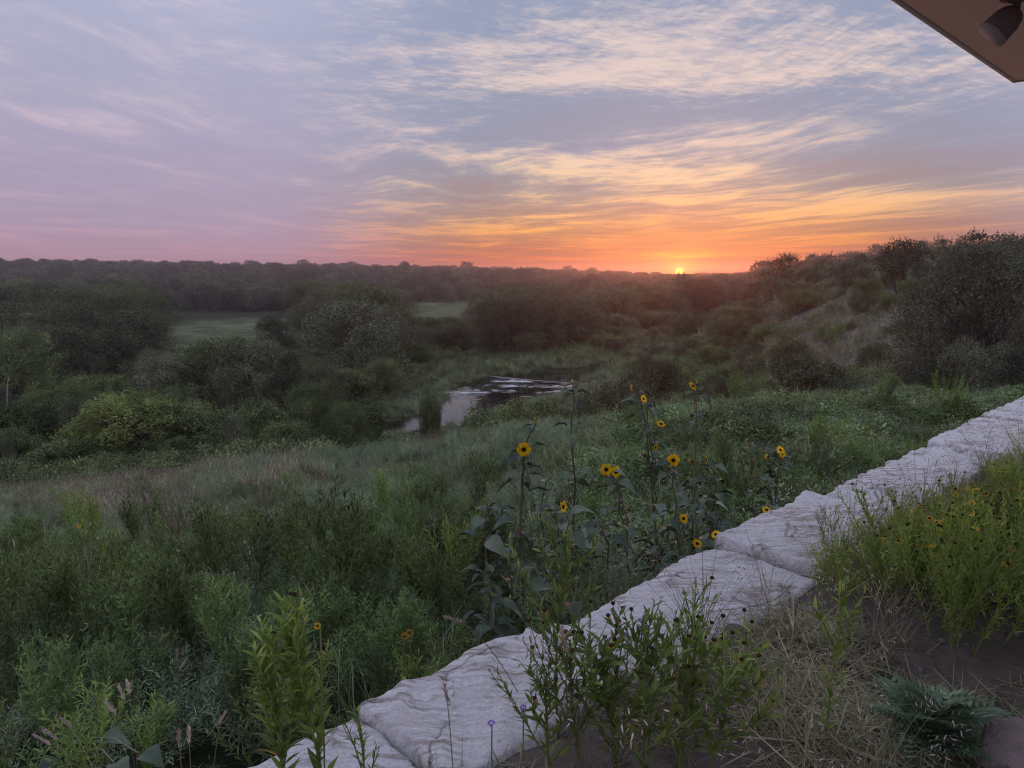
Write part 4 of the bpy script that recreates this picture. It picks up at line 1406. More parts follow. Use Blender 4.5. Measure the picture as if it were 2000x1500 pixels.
def daisy_into(g, c, nrm, r, n=9, m=0, w=.42):
    nrm = np.asarray(nrm, float) / np.linalg.norm(nrm)
    s = np.cross(nrm, [.2, .9, .35]); s /= np.linalg.norm(s); o = np.cross(nrm, s)
    a = np.arange(n) * 6.283 / n + rng.random() + rng.normal(0, .07, n)
    d = s * np.cos(a)[:, None] + o * np.sin(a)[:, None]
    tp = lance(w, .12, .15)
    A = d + nrm * rng.normal(.10, .12, n)[:, None]
    g.stamp(tp[0], tp[1], tp[2], np.asarray(c) + d * r * .28, frames(A, np.repeat(nrm[None], n, 0) + rng.normal(0, .15, (n, 3))), r * .75 * rng.uniform(.85, 1.1, n), m)


# ------------------------------------------------------------------ ground cover on the slope below the wall (strewn, uncountable)
def make_cover():
    protos = {}
    def clump(fn, mats, name):
        g = Geo(); fn(g); return g.mesh(name, mats)
    grass = []
    for k in range(4):
        def f(g):
            tips, H = grass_into(g, 52, .26 + .05 * k, .010, .16, 0, .7, .6)
            grass_into(g, 5, .45, .004, .12, 1, .4, .3)
        grass.append(clump(f, [M_GRASS, M_DRY], "grass_clump"))
    dry = []
    for k in range(3):
        def f(g):
            tips, H = grass_into(g, 42, .42 + .06 * k, .008, .14, 0, .5, .35)
            s = rng.choice(len(tips), 16)
            g.stamp(NARROW[0], NARROW[1], NARROW[2], tips[s] - [0, 0, .03], frames(rdir(16) * .3 + [0, 0, 1], rdir(16)), .075, 1)
            grass_into(g, 25, .28, .006, .14, 2, .6, .5)
        dry.append(clump(f, [M_DRY, M_SEED, M_GRASS], "dry_clump"))
    fea = []
    for k in range(4):
        def f(g):
            for j in range(6):
                a = rng.random() * 6.28; p = Plant(rng.uniform(.2, .38), 5, .050, .85, 85, .0022, (.5 * math.cos(a), .5 * math.sin(a)), .15, .8, .7, 1, .1)
                off = np.array([.10 * math.cos(a), .10 * math.sin(a), 0]); p.P = [q + off for q in p.P]
                p.foliage(NARROW, 0, g)
        fea.append(clump(f, [M_FEATHER], "feathery_clump"))
    vine = []
    for k in range(3):
        def f(g):
            n = 230
            a = rng.random(n) * 6.28; r = .34 * np.sqrt(rng.random(n))
            P = np.stack([r * np.cos(a), r * np.sin(a), .22 * (1 - (r / .4) ** 2) * rng.random(n) ** .45 + .02], 1)
            g.stamp(BROADL[0] * np.array([1.8, 1, 1]), BROADL[1], BROADL[2], P, frames(rdir(n) * [1, 1, .6], rdir(n) * .8 + [0, 0, 1]), .045 * rng.uniform(.6, 1.3, n), 0)
        vine.append(clump(f, [M_VINE], "vine_clump"))
    tall = []
    for k in range(4):
        def f(g):
            for j in range(3):
                a = rng.random() * 6.28; p = Plant(rng.uniform(.35, .58), 6, .066, .7, 52, .003, (.3 * math.cos(a), .3 * math.sin(a)), .2, .6, .6, 2, .15)
                off = np.array([.08 * math.cos(a), .08 * math.sin(a), 0]); p.P = [q + off for q in p.P]
                p.foliage(LANCE, 0, g)
        tall.append(clump(f, [M_WEED], "weedy_clump"))

    def spread(name, label, protos, n, Y0, Y1, ok, s0, s1, u0=-.8, u1=.8, tilt=.12, sd0=.5):
        y = np.sqrt(rng.uniform(Y0 ** 2, Y1 ** 2, n * 2)); x = rng.uniform(u0, u1, n * 2) * y
        nn = (x - WA[0]) * WN[0] + (y - WA[1]) * WN[1]
        z = ground_z(x, y)
        px, py = to_picture(np.stack([x, y, z], 1))
        pn = fbm(np.stack([x / 2.2, y / 2.2, 0 * x + 3], -1), 3, 77)
        k = (nn < -.05) & ok(px, py, x, y, pn) & (creek_sd(x, y) > sd0)
        x, y, z = x[k][:n], y[k][:n], z[k][:n]; m = len(x)
        s = rng.uniform(s0, s1, m)
        rot = np.stack([rng.normal(0, tilt, m), rng.normal(0, tilt, m), rng.random(m) * 6.28], 1)
        gn_scatter(name, np.stack([x, y, z - .01], 1), rot, np.stack([s, s, s * rng.uniform(.8, 1.2, m)], 1), rng.integers(0, len(protos), m), protos, "stuff", label)

    gravel = lambda px, py: (((px - 1500) / 75) ** 2 + ((py - 893) / 22) ** 2 < 1)
    spread("meadow_grass", "short green grass all over the slope below the wall", grass, 11000, 2.6, 34,
           lambda px, py, x, y, pn: ~gravel(px, py) & (rng.random(len(x)) < np.clip(.55 + .6 * pn, .15, 1) * np.where((y < 9) & (px < 1000), .4, 1)), .55, 1.05)
    spread("dry_meadow_grass", "straw-coloured seeding grass along the brow of the slope", dry, 1700, 6, 34,
           lambda px, py, x, y, pn: (px < 900) & (((px < 620) & (y > 13) & (pn > .05)) | (pn > .55) | ((y > 17) & (pn > .1))), .7, 1.25, -.8, .05)
    spread("feathery_weeds", "grey-green feathery weeds covering the middle of the slope", fea, 5200, 3.2, 30,
           lambda px, py, x, y, pn: ~gravel(px, py) & ((pn < .25)) & ((px > 350) | (y < 16)) & ((y > 8) | (px > 1000) | (rng.random(len(x)) < .45)) & ((px < 1250) | (rng.random(len(x)) < .4)), .7, 1.3)
    spread("vine_cover", "low leafy vines matting the ground right of the sunflowers", vine, 3400, 6, 24,
           lambda px, py, x, y, pn: (px > 1150) & ~gravel(px, py), .6, 1.3, .08, .8)
    spread("weedy_cover", "knee-high leafy weeds crowding the near slope", tall, 1500, 3.0, 15,
           lambda px, py, x, y, pn: ~gravel(px, py) & ((px < 1000) | (pn > .1)) & (pn > -.2) & (rng.random(len(x)) < np.clip(1.3 - y / 12, .1, 1)), .45, .95)
    # rank growth in the valley: one prototype set of large clumps
    big = []
    for k in range(3):
        def f(g):
            grass_into(g, 36, .7, .03, .6, 0, .6, .5)
            leaf_cloud(g, [(0, 0, .3, .5), (.5, .2, .2, .4), (-.4, .3, .25, .4)], 800, .075, 1)
        big.append(clump(f, [M_GRASS, M_SHRUB], "rank_clump"))
    spread("undergrowth", "rank undergrowth between the bank and the creek", big, 5200, 26, 130,
           lambda px, py, x, y, pn: ~clear_meadow(px, py, 0) & ((px < 1440) | (pn > .5)) & ((y < 100) | (pn > 0)) & ((creek_sd(x, y) > 7) | (px < 740) | (y > 84)), .6, 1.5, sd0=2.5)
    spread("slope_tussocks", "thin tussocks on the rocky pasture of the right-hand slope", [grass[0], dry[0], dry[1]], 5200, 24, 110,
           lambda px, py, x, y, pn: (px > 1420) & (rng.random(len(x)) < np.clip(.6 + pn, .1, 1)), .8, 2.0, .26, .8)
    spread("bank_grass", "rough grass along both banks of the creek", grass, 5200, 44, 125,
           lambda px, py, x, y, pn: creek_sd(x, y) < 9, 1.2, 2.3, -.3, .35, sd0=-.2)
    pur = []
    def f(g):
        grass_into(g, 24, .22, .008, .12, 0, .5, .5)
        P = np.stack([rng.normal(0, .09, 26), rng.normal(0, .09, 26), rng.uniform(.15, .28, 26)], 1)
        g.stamp(DIAMOND, DQ, None, P, frames(rdir(26), rdir(26)), .03, 1)
    pur.append(clump(f, [M_GRASS, M_PURPLE], "purple_clump"))
    spread("purple_wildflowers", "faint patch of purple wildflowers on the left of the slope", pur, 60, 10, 19,
           lambda px, py, x, y, pn: (px > 130) & (px < 380) & (py > 965) & (py < 1040), .7, 1.2, -.65, -.3)
    reeds = []
    for k in range(3):
        def f(g): grass_into(g, 60, 1.5, .045, .45, 0, .35, .2)
        reeds.append(clump(f, [M_GRASS], "reed_clump"))
    spread("reeds", "green reeds standing along the creek's edge", reeds, 1900, 50, 160,
           lambda px, py, x, y, pn: (creek_sd(x, y) < 7) & ((px < 790) | (y > 82)), .6, 1.1, -.3, .4)


make_cover()

# ------------------------------------------------------------------ single plants
def gz(x, y): return float(ground_z(np.array([x]), np.array([y]))[0])


def spot(px, Y):
    """Ground point Y metres ahead in picture column px (column judged at ground height)."""
    x = (px - 1000) / FOC * Y
    for _ in range(4):
        z = gz(x, Y); f = Y * CP - (z - EYE) * SP
        x = (px - 1000) / FOC * f
    return np.array([x, Y, gz(x, Y)])


def root_at(name, p, label, cat, group=None, rz=0.):
    e = bpy.data.objects.new(name, None); COL.objects.link(e); e.empty_display_size = .1
    e.location = [float(v) for v in p]; e.rotation_euler = (0, 0, rz)
    tag(e, label, cat, group)
    return e


def mat4(Rm, s, p):
    M = Matrix.Identity(4)
    for i in range(3):
        for j in range(3): M[i][j] = float(Rm[i][j] * s)
        M[i][3] = float(p[i])
    return M


# -- sunflowers
HL = heart_leaf()
SUN_LEAF = []
for k in range(4):
    v = HL[0].copy(); v[:, 2] += .05 * fbm(v * 4 + k * 9, 2, k); v[:, 0] *= (1, .85, 1.1, .7)[k]
    v[:, 2] -= (0, .15, .3, .1)[k] * v[:, 1] ** 2
    SUN_LEAF.append(mesh_np("sunflower_leaf", v, [np.array(HL[1])], M_SUNLEAF, rnd=np.full(len(HL[1]), (.35, .6, .85, .5)[k]), smooth=True))


def disc_mesh(dry=False):
    g = Geo()
    g.tube([[0, 0, -.10], [0, 0, -.06], [0, 0, .06], [0, 0, .15], [0, 0, .19]], [.10, .27, .30, .20, .08], 18, 0)
    g.tube([[0, 0, -.42], [0, 0, -.30], [0, 0, -.16], [0, 0, -.055]], [.05, .10, .24, .30], 14, 1)
    n = 16; a = np.arange(n) * 6.283 / n
    d = np.stack([np.cos(a), np.sin(a), 0 * a], 1)
    tp = lance(.5, .1, .2)
    g.stamp(tp[0], tp[1], tp[2], d * .30 + [0, 0, -.13], frames(d + [0, 0, .15], np.repeat([[0, 0, 1.]], n, 0)), .42, 1)
    return g.mesh("sunflower_disc", [M_DISC, M_SUNSTEM], True)


def petal_mesh(n=19, droop=.0, keep=1.0):
    g = Geo()
    tp = lance(.30, .10, .25)
    for ring in (0, 1):
        a = np.arange(n) * 6.283 / n + ring * .16 + rng.normal(0, .05, n)
        ok = rng.random(n) < keep; a = a[ok]
        d = np.stack([np.cos(a), np.sin(a), 0 * a], 1)
        A = d + np.array([0, 0, 1.]) * (rng.normal(.10, .13, len(a)) - droop * rng.uniform(.3, 1.6, len(a)))[:, None]
        g.stamp(tp[0], tp[1], tp[2], d * .25 + [0, 0, .02 - .02 * ring], frames(A, np.repeat([[0, 0, 1.]], len(a), 0) + rng.normal(0, .2, (len(a), 3))), rng.uniform(.66, .86, len(a)) * (1 - .10 * ring), 0)
    return g.mesh("sunflower_petals", M_PETAL)


DISC = disc_mesh()
PETALS = [petal_mesh(), petal_mesh(17), petal_mesh(15, .25, .8)]
PETALS_WILT = [petal_mesh(12, 1.0, .6), petal_mesh(11, .8, .7)]


def sunflower(label, bpx, bY, heads, nleaf=14, lsz=(.075, .135), spread=1.0):
    b = spot(bpx, bY)
    root = root_at("sunflower", b, label, "sunflower", "sunflowers below the wall")
    hp = [at_depth(h[0], h[1], h[2]) - b for h in heads]
    main = max(range(len(hp)), key=lambda i: hp[i][2])
    t = np.linspace(0, 1, 9)[:, None]
    def stemline(a, c, bow):
        P = a + (c - a) * t; P[:, 2] = a[2] + (c[2] - a[2]) * np.sin(t[:, 0] * math.pi / 2) ** .85
        P[1:-1, :2] += rng.normal(0, .010, (7, 2)); return P
    g = Geo()
    top = hp[main] - [0, 0, .02]
    ax = stemline(np.array([0, 0, -.03]), top, .1)
    ax[:, :2] = ax[:, :2] * 1.0
    ax[1:-1, :2] += np.sin(np.linspace(0, 1, 9)[1:-1] * math.pi)[:, None] * rng.normal(0, .035, 2)
    g.tube(ax, np.linspace(.0075, .0038, 9), 7, 0, .4)
    axes = [ax]
    for i, h in enumerate(hp):
        if i == main: continue
        k = int(np.argmin(np.abs(ax[:, 2] - h[2] * .62))); k = max(1, min(k, 6))
        bx = stemline(ax[k], h - [0, 0, .02], .1)
        g.tube(bx, np.linspace(.0055, .0036, 9), 6, 0, .6); axes.append(bx)
    obj("stem", g.mesh("sunflower_stem", M_SUNSTEM, True), root)
    for i, h in enumerate(heads):
        st, yaw, pit, r = h[3], h[4], h[5], h[6]
        to = -(hp[i] + b - np.array([0, 0, EYE])); a = math.atan2(to[1], to[0]) + R(yaw)
        n = np.array([math.cos(a) * math.cos(R(pit)), math.sin(a) * math.cos(R(pit)), math.sin(R(pit))])
        s = np.cross(n, [0, 0, 1.]); s /= np.linalg.norm(s) + 1e-9; u = np.cross(n, s)
        Rm = np.stack([s, u, n], 1)
        d = obj("flower_head", DISC, root); d.matrix_local = mat4(Rm, r if st != "dry" else r * .9, hp[i])
        if st in ("open", "wilt"):
            pm = PETALS[i % 3 if len(heads) > 1 else 0] if st == "open" else PETALS_WILT[i % 2]
            p = obj("petals", pm, d); p.rotation_euler = (0, 0, rng.random() * 6.28)
    k = 0
    for ai, A in enumerate(axes):
        n = nleaf if ai == 0 else max(3, nleaf // 4)
        tt = np.sort(rng.uniform(.08 if ai == 0 else .25, .93, n)); P, D = sample(A, tt)
        for q in range(n):
            a = q * 2.4 + rng.random() * .8 + ai
            out = np.array([math.cos(a), math.sin(a), 0])
            dirn = out + np.array([0, 0, rng.uniform(-.25, .5)]) ; dirn /= np.linalg.norm(dirn)
            Rm = frames(dirn[None], np.array([[0, 0, 1.]]) + out[None] * .3 + rng.normal(0, .25, (1, 3)))[0]
            sz = rng.uniform(*lsz) * (1 - .45 * tt[q]) * (1 if ai == 0 else .75)
            lf = obj("leaf", SUN_LEAF[(q + ai) % 4], root); lf.matrix_local = mat4(Rm, sz * 1.35, P[q])
    return root


sunflower("tall sunflower with one big open bloom, leftmost of the row", 1018, 4.35, [(1023, 878, 4.3, "open", 6, 8, .046), (1047, 820, 4.5, "wilt", 60, 20, .018)], 18)
sunflower("sunflower with two open blooms touching side by side", 1232, 4.75, [(1184, 917, 4.6, "open", -14, 10, .043), (1203, 922, 4.66, "open", 20, 16, .040)], 16)
sunflower("sunflower with a big open bloom in the middle of the group", 1338, 4.75, [(1315, 899, 4.65, "open", 10, 6, .045), (1335, 1013, 4.6, "open", 30, 20, .034)], 18)
sunflower("tallest sunflower, several small side-facing blooms up its stem", 1292, 5.4, [(1291, 828, 5.3, "open", 25, 55, .038), (1257, 779, 5.4, "open", 55, 20, .036), (1236, 757, 5.5, "wilt", 70, 10, .034), (1281, 874, 5.3, "open", -62, 12, .034)], 16)
sunflower("sunflower whose bloom stands highest, seen from the side", 1358, 5.9, [(1353, 754, 5.8, "open", 62, 42, .044), (1362, 744, 5.9, "wilt", 90, 30, .028)], 13)
sunflower("short sunflower with one narrow side-facing bloom, lowest of the left ones", 1106, 4.3, [(1101, 990, 4.15, "open", -64, 10, .042)], 16)
sunflower("sunflower with two wilted drooping blooms", 1392, 5.5, [(1352, 902, 5.4, "wilt", 60, -10, .042), (1379, 898, 5.45, "open", 74, 5, .038)], 12)
sunflower("sunflower with a close pair of blooms, rightmost of the row", 1512, 6.2, [(1524, 879, 6.1, "open", 48, 30, .042), (1528, 887, 6.1, "open", 40, 5, .036), (1500, 893, 6.15, "wilt", 50, 0, .036)], 12)
sunflower("sunflower with a single small bloom left of the rightmost pair", 1470, 6.0, [(1461, 861, 5.95, "wilt", 80, 0, .032)], 9)
sunflower("leafy sunflower without an open bloom, a yellow bud at its tip", 1122, 4.9, [(1121, 742, 4.8, "wilt", 30, 60, .022)], 17, (.075, .125))
sunflower("sunflower plant with broad grey leaves at the left of the group", 955, 4.15, [(952, 985, 4.1, "dry", 30, 60, .014)], 16, (.09, .15))
sunflower("sunflower plant with drooping leaves under the paired blooms", 1180, 4.35, [(1172, 1020, 4.25, "dry", 10, 60, .014)], 14, (.085, .14))
sunflower("sunflower with a dried brown head", 1400, 5.0, [(1368, 968, 4.9, "dry", 20, 10, .034), (1395, 985, 4.9, "dry", 60, 20, .03), (1345, 968, 4.95, "dry", -60, 30, .028)], 14)
sunflower("sunflower peeping over the wall's edge with two half-hidden blooms", 1395, 4.75, [(1362, 1062, 4.55, "open", 30, 45, .036), (1398, 1044, 4.7, "open", -30, 40, .034)], 8)
sunflower("sunflower with a bloom just above the fourth wall stone", 1500, 5.3, [(1497, 996, 5.15, "open", 20, 55, .036)], 9)

for a, b, c in scatter(16, lambda px, py, x, y: (px > 940) & (px < 1560) & (((x - WA[0]) * WN[0] + (y - WA[1]) * WN[1]) < -.3), .32, 3.9, 6.4, -.06, .42):
    q_, r_ = to_picture(np.array([[a, b, c + rng.uniform(.55, .9)]]))
    sunflower("leafy flowerless sunflower crowded among the blooming ones", float(to_picture(np.array([[a, b, c]]))[0][0]), b, [(float(q_[0]) + rng.uniform(-20, 20), float(r_[0]), b, "dry", 20, 70, .012)], 15, (.07, .12))


# -- big leafy herbs in front of the wall, every leaf its own piece
LANCE_ME = [mesh_np("herb_leaf", (lambda t: t * np.array([w, 1, 1]))(lance(.27, b, .35)[0]), [np.array(LANCE[1]), np.array(LANCE[2])], M_WEED_FRESH, rnd=np.full(6, r)) for w, b, r in ((1, .2, .3), (.85, .35, .55), (1.15, .1, .75), (.9, .28, .95))]


def herb(label, px, Y, H, nb, ll, lean=(0, 0), den=46, buttons=0, bang=.5, blen=.6, b0=.3, p=None, sub=1, name="wildflower_plant", cat="plant", r0=.0055):
    b = spot(px, Y) if p is None else p
    root = root_at(name, b, label, cat, "leafy wildflowers in front of the wall")
    pl = Plant(H, nb, ll, .62, den, r0, lean, b0, blen, bang, sub, .12)
    obj("stem", pl.stem.mesh("herb_stem", M_STEM, True), root)
    P, A, N, Sz = pl.arrays(); RM = frames(A, N)
    n = len(P)
    sel = np.sort(rng.permutation(n)[:min(n, 300)])
    for i in sel:
        o = obj("leaf", LANCE_ME[i % 4], root); o.matrix_local = mat4(RM[i], Sz[i], P[i])
    hs = list(pl.heads); rng.shuffle(hs)
    for h in hs[:buttons]:
        g = Geo(); ball_into(g, [0, 0, .006], .0075, 0)
        fh = obj("flower_head", g.mesh("button_head", M_BUTTON, True), root); fh.location = [float(v) for v in h]
        if rng.random() < .45:
            g = Geo(); daisy_into(g, [0, 0, .0], [0, 0, 1], .014, 6); fp = obj("petals", g.mesh("button_petals", M_ORANGE), fh)
    return root


herb("tall leafy plant before the wall, right of a close pair", 640, 1.86, .80, 7, .078, (-.03, .0), 92, 3, .24, .5, .42)
herb("tall leafy plant before the wall, left of a close pair", 572, 1.86, .72, 7, .078, (-.08, .02), 92, 3, .24, .5, .42)
herb("slender leafy plant at the joint between the two nearest stones", 722, 1.92, .46, 4, .045, (.02, 0), 60, 0, .4, .5, .35)
herb("big branching plant with brown button heads in the centre foreground", 1265, 2.16, .60, 11, .088, (.02, .02), 56, 18, .75, .95, .12, sub=2, r0=.0085)
herb("branching plant with brown heads, left twin of the big one", 1205, 2.2, .52, 9, .092, (-.12, .03), 50, 10, .7, .9, .12, sub=2, r0=.007)
herb("branching plant with brown heads, right twin of the big one", 1318, 2.2, .54, 9, .092, (.16, .03), 50, 10, .7, .9, .12, sub=2, r0=.007)
herb("low bushy plant at the wall's foot left of the branching ones", 1075, 2.2, .34, 9, .06, (-.1, .05), 66, 4, .8, 1.0, .1, sub=2)
herb("bushy plant left of the big branching one, against the wall", 1130, 2.26, .46, 11, .052, (-.1, .05), 62, 6, .7, .95, .12, sub=2)
herb("upright leafy plant whose tip rises over the wall before the sunflowers", 1092, 2.42, .74, 8, .072, (-.10, .04), 60, 3, .45, .7, .4, sub=2)
herb("single upright leafy stalk on the bare soil", 1612, 2.40, .62, 5, .078, (.02, 0), 50, 0, .45, .45, .5)
herb("sprawling leafy plant right of the big branching one", 1375, 2.22, .46, 8, .075, (.25, .1), 46, 7, .8, .9, .2, sub=2)
herb("slim leafy stalk standing over the big branching plant", 1335, 2.5, .60, 3, .045, (.02, .05), 40, 2, .4, .45, .5)
herb("young leafy plant at the lower left edge", 18, 2.9, .55, 6, .05, (0, 0), 70, 0, .35, .6, .3)
herb("small leafy shoot left of the nearest wall stone", 400, 2.25, .36, 4, .045, (-.1, 0), 60, 0, .5, .6, .3)


# -- leafy weeds on the slope: individuals that share a few builds
def copy_plant(src, kids, p, rz, s, label, name, cat, group):
    e = root_at(name, p, label, cat, group, rz); e.scale = (s, s, s * rng.uniform(.85, 1.15))
    for nm, me in kids:
        o = obj(nm, me, e)
        if nm in ("flower_buttons", "petals", "seed_heads"): o["kind"] = "stuff"
    return e


WEEDS = []
for k in range(6):
    gs, gf = Geo(), Geo()
    for j in range(4):
        a = rng.random() * 6.28
        pl = Plant(rng.uniform(.5, .8), 9, .082, .62, 50, .0045, (.28 * math.cos(a), .28 * math.sin(a)), .25, .6, .5, 2, .15)
        off = np.array([.07 * math.cos(a), .07 * math.sin(a), 0]); pl.P = [q + off for q in pl.P]
        pl.foliage(LANCE, 0, gf)
        gs.V += [v + off for v in pl.stem.V]
        for lst, src in ((gs.Q, pl.stem.Q), (gs.T, pl.stem.T)): lst += [q + gs.n for q in src]
        gs.qm += pl.stem.qm; gs.tm += pl.stem.tm; gs.qr += pl.stem.qr; gs.tr += pl.stem.tr; gs.n += pl.stem.n
    WEEDS.append((("stems", gs.mesh("weed_stems", M_STEM)), ("foliage", gf.mesh("weed_foliage", M_WEED if k < 5 else M_WEED_FRESH))))


def weed_ok(px, py, x, y):
    nn = (x - WA[0]) * WN[0] + (y - WA[1]) * WN[1]
    return (nn < -.25) & (px > -80) & (px < 1000 + 0 * px) & (rng.random(len(px)) < np.clip(1.55 - y / 7.5, .04, 1)) & ((px < 930) | (y < 3.6))
for a, b, c in scatter(88, weed_ok, .36, 2.9, 9.0, -.78, .1):
    copy_plant(None, WEEDS[rng.integers(0, 6)], (a, b, c), rng.random() * 6.28, rng.uniform(.7, 1.2) * (1 if b > 4 else .75), "bushy green leafy weed crowded among others on the near slope", "leafy_weed", "plant", "leafy weeds on the near slope")
for px, Y, s, lab in ((1240, 12.5, .9, "bright weed bush on the brow behind the highest sunflower bloom"), (1445, 15.5, 1.2, "green bushy weed on the brow, left of the yellow-green one"), (1470, 15, 1.0, "yellow-green bushy weed on the brow above the vines"), (1720, 13, 1.1, "upright green weed on the brow before the near leafy tree"), (1850, 12, 1.0, "green weed at the wall's far end"),
                      (1440, 7.2, .9, "upright feathery weed beside the gravel patch"), (1610, 8.6, .8, "small green weed right of the gravel patch"), (1690, 8.0, .8, "green weed behind the fourth wall stone"), (1765, 8.6, .8, "green weed behind the fifth wall stone")):
    copy_plant(None, WEEDS[rng.integers(0, 6)], spot(px, Y), rng.random() * 6.28, s, lab, "leafy_weed", "plant", "weeds along the brow")

# pale spiky weeds behind the wall
SPIKY = []
for k in range(2):
    gs, gf = Geo(), Geo()
    for j in range(5):
        a = rng.random() * 6.28
        pl = Plant(rng.uniform(.5, .72), 5, .016, .9, 190, .003, (.45 * math.cos(a), .45 * math.sin(a)), .3, .5, .45, 0, .35)
        pl.foliage(BROADL, 0, gf)
        gs.V += pl.stem.V
        for lst, src in ((gs.Q, pl.stem.Q), (gs.T, pl.stem.T)): lst += [q + gs.n for q in src]
        gs.qm += pl.stem.qm; gs.tm += pl.stem.tm; gs.qr += pl.stem.qr; gs.tr += pl.stem.tr; gs.n += pl.stem.n
    SPIKY.append((("stems", gs.mesh("ragweed_stems", M_STEM)), ("foliage", gf.mesh("ragweed_spikes", M_GRASS))))
for i, (px, Y) in enumerate(((1165, 3.95), (1215, 4.05), (1250, 4.2), (1130, 3.75))):
    p = spot(px, Y); copy_plant(None, SPIKY[i % 2], p, i * 1.7, 1.25, ("pale spiky weed leaning over the wall's third stone", "pale spiky weed, second along behind the third stone", "pale spiky weed nearest the dried sunflower", "pale spiky weed nearest the low side-facing sunflower")[i], "spiky_weed", "plant", "pale spiky weeds behind the wall")

# -- terrace side: yellow-flowered patch, dry grass, litter
CORE = []
for k in range(5):
    gs, gf, gb, gp = Geo(), Geo(), Geo(), Geo()
    for j in range(4):
        a = rng.random() * 6.28
        pl = Plant(rng.uniform(.32, .52), 9, .042, .6, 85, .003, (.35 * math.cos(a), .35 * math.sin(a)), .2, .8, .6, 2, .15)
        off = np.array([.05 * math.cos(a), .05 * math.sin(a), 0]); pl.P = [q + off for q in pl.P]
        pl.foliage(LANCE, 0, gf)
        for h in pl.heads:
            if rng.random() < .11: ball_into(gb, h + off, .0062, 0)
            if rng.random() < .09: daisy_into(gp, h + off, [rng.normal(0, .5), rng.normal(-.4, .5), 1], .015, 7); 
        gs.V += [v + off for v in pl.stem.V]
        for lst, src in ((gs.Q, pl.stem.Q), (gs.T, pl.stem.T)): lst += [q + gs.n for q in src]
        gs.qm += pl.stem.qm; gs.tm += pl.stem.tm; gs.qr += pl.stem.qr; gs.tr += pl.stem.tr; gs.n += pl.stem.n
    CORE.append((("stems", gs.mesh("coreopsis_stems", M_STEM)), ("foliage", gf.mesh("coreopsis_foliage", M_CORE)), ("flower_buttons", gb.mesh("coreopsis_buttons", M_BUTTON)), ("petals", gp.mesh("coreopsis_petals", M_ORANGE))))


def core_ok(px, py, x, y):      # the patch fills the corner right of the wall
    nn = (x - WA[0]) * WN[0] + (y - WA[1]) * WN[1]
    return (nn > np.where(y > 3.6, .95, .72)) & (px > 1600) & (py > 930) & (py < 1330) & ((px > 1700) | (py < 1130)) & ((py < 1210) | (px > 1840))
for a, b, c in scatter(64, core_ok, .15, 2.6, 7.5, .33, .85):
    copy_plant(None, CORE[rng.integers(0, 5)], (a, b, c), rng.random() * 6.28, (rng.uniform(.95, 1.3) if b < 4 else rng.uniform(.6, .85)), "green bushy wildflower with dark buttons and small yellow flowers right of the wall", "wildflower_bush", "plant", "yellow-flowered bushes right of the wall")
for a, b, c in scatter(9, lambda px, py, x, y: (((x - WA[0]) * WN[0] + (y - WA[1]) * WN[1]) > .64) & (px > 1580) & (px < 1760) & (py > 1080) & (py < 1200), .14, 2.6, 5, .3, .6):
    copy_plant(None, CORE[rng.integers(0, 5)], (a, b, c), rng.random() * 6.28, rng.uniform(.5, .7), "low wildflower bush with yellow flowers at the patch's left edge", "wildflower_bush", "plant", "low yellow-flowered bushes")

TUFT = []
for k in range(5):
    gb, gh = Geo(), Geo()
    tips, H = grass_into(gb, 26, .5, .0028, .05, 0, .5, .55, .35)
    grass_into(gb, 40, .2, .004, .07, 0, .7, .8)
    s = rng.choice(len(tips), 15, replace=False)
    for t in tips[s]:
        for q in range(6):
            d = np.array([rng.normal(0, .5), rng.normal(0, .5), -.35 + rng.normal(0, .4)])
            gh.stamp(NARROW[0] * [1.5, 1, 1], NARROW[1], NARROW[2], (t + rng.normal(0, .022, 3))[None], frames(d[None], rdir(1)), .026, 0)
    TUFT.append((("blades", gb.mesh("tuft_blades", M_DRY)), ("seed_heads", gh.mesh("tuft_seeds", M_SEED))))


def tuft_ok(px, py, x, y):
    nn = (x - WA[0]) * WN[0] + (y - WA[1]) * WN[1]
    return (nn > .68) & (((nn < .95) & (px > 1330)) | ((py > 1330) & (px > 1150) & (px < 1750)) | ((px > 1500) & (px < 1750) & (rng.random(len(px)) < .3)) | ((px > 1850) & (py > 850) & (py < 960)))
for a, b, c in scatter(40, tuft_ok, .15, 1.9, 8.5, -.05, .8):
    copy_plant(None, TUFT[rng.integers(0, 5)], (a, b, c), rng.random() * 6.28, rng.uniform(.6, 1.0), "tuft of dry brown seeding grass beside the wall", "dry_grass_tuft", "grass tuft", "dry grass tufts beside the wall")

for a, b, c in scatter(34, lambda px, py, x, y: (((x - WA[0]) * WN[0] + (y - WA[1]) * WN[1]) < -.5) & (px > 0) & (px < 1300), .5, 4.5, 15, -.7, .3):
    copy_plant(None, TUFT[rng.integers(0, 5)], (a, b, c), rng.random() * 6.28, rng.uniform(1.0, 1.5), "tall dry grass tuft standing among the green weeds of the slope", "dry_grass_tuft", "grass tuft", "dry tufts on the slope")
for i, (t, n) in enumerate(((1.2, .60), (1.75, .62), (2.2, .58), (2.7, .64), (3.4, .60), (4.1, .62), (5.0, .60), (6.0, .62), (.55, .62))):
    p = wp(t, n); p[2] = gz(p[0], p[1]); p[2] = max(p[2], .0)
    copy_plant(None, TUFT[i % 5], p, i * 1.9, .95, "thin dry grass leaning over the wall's inner edge", "dry_grass_tuft", "grass tuft", "dry grass along the wall's inner edge")


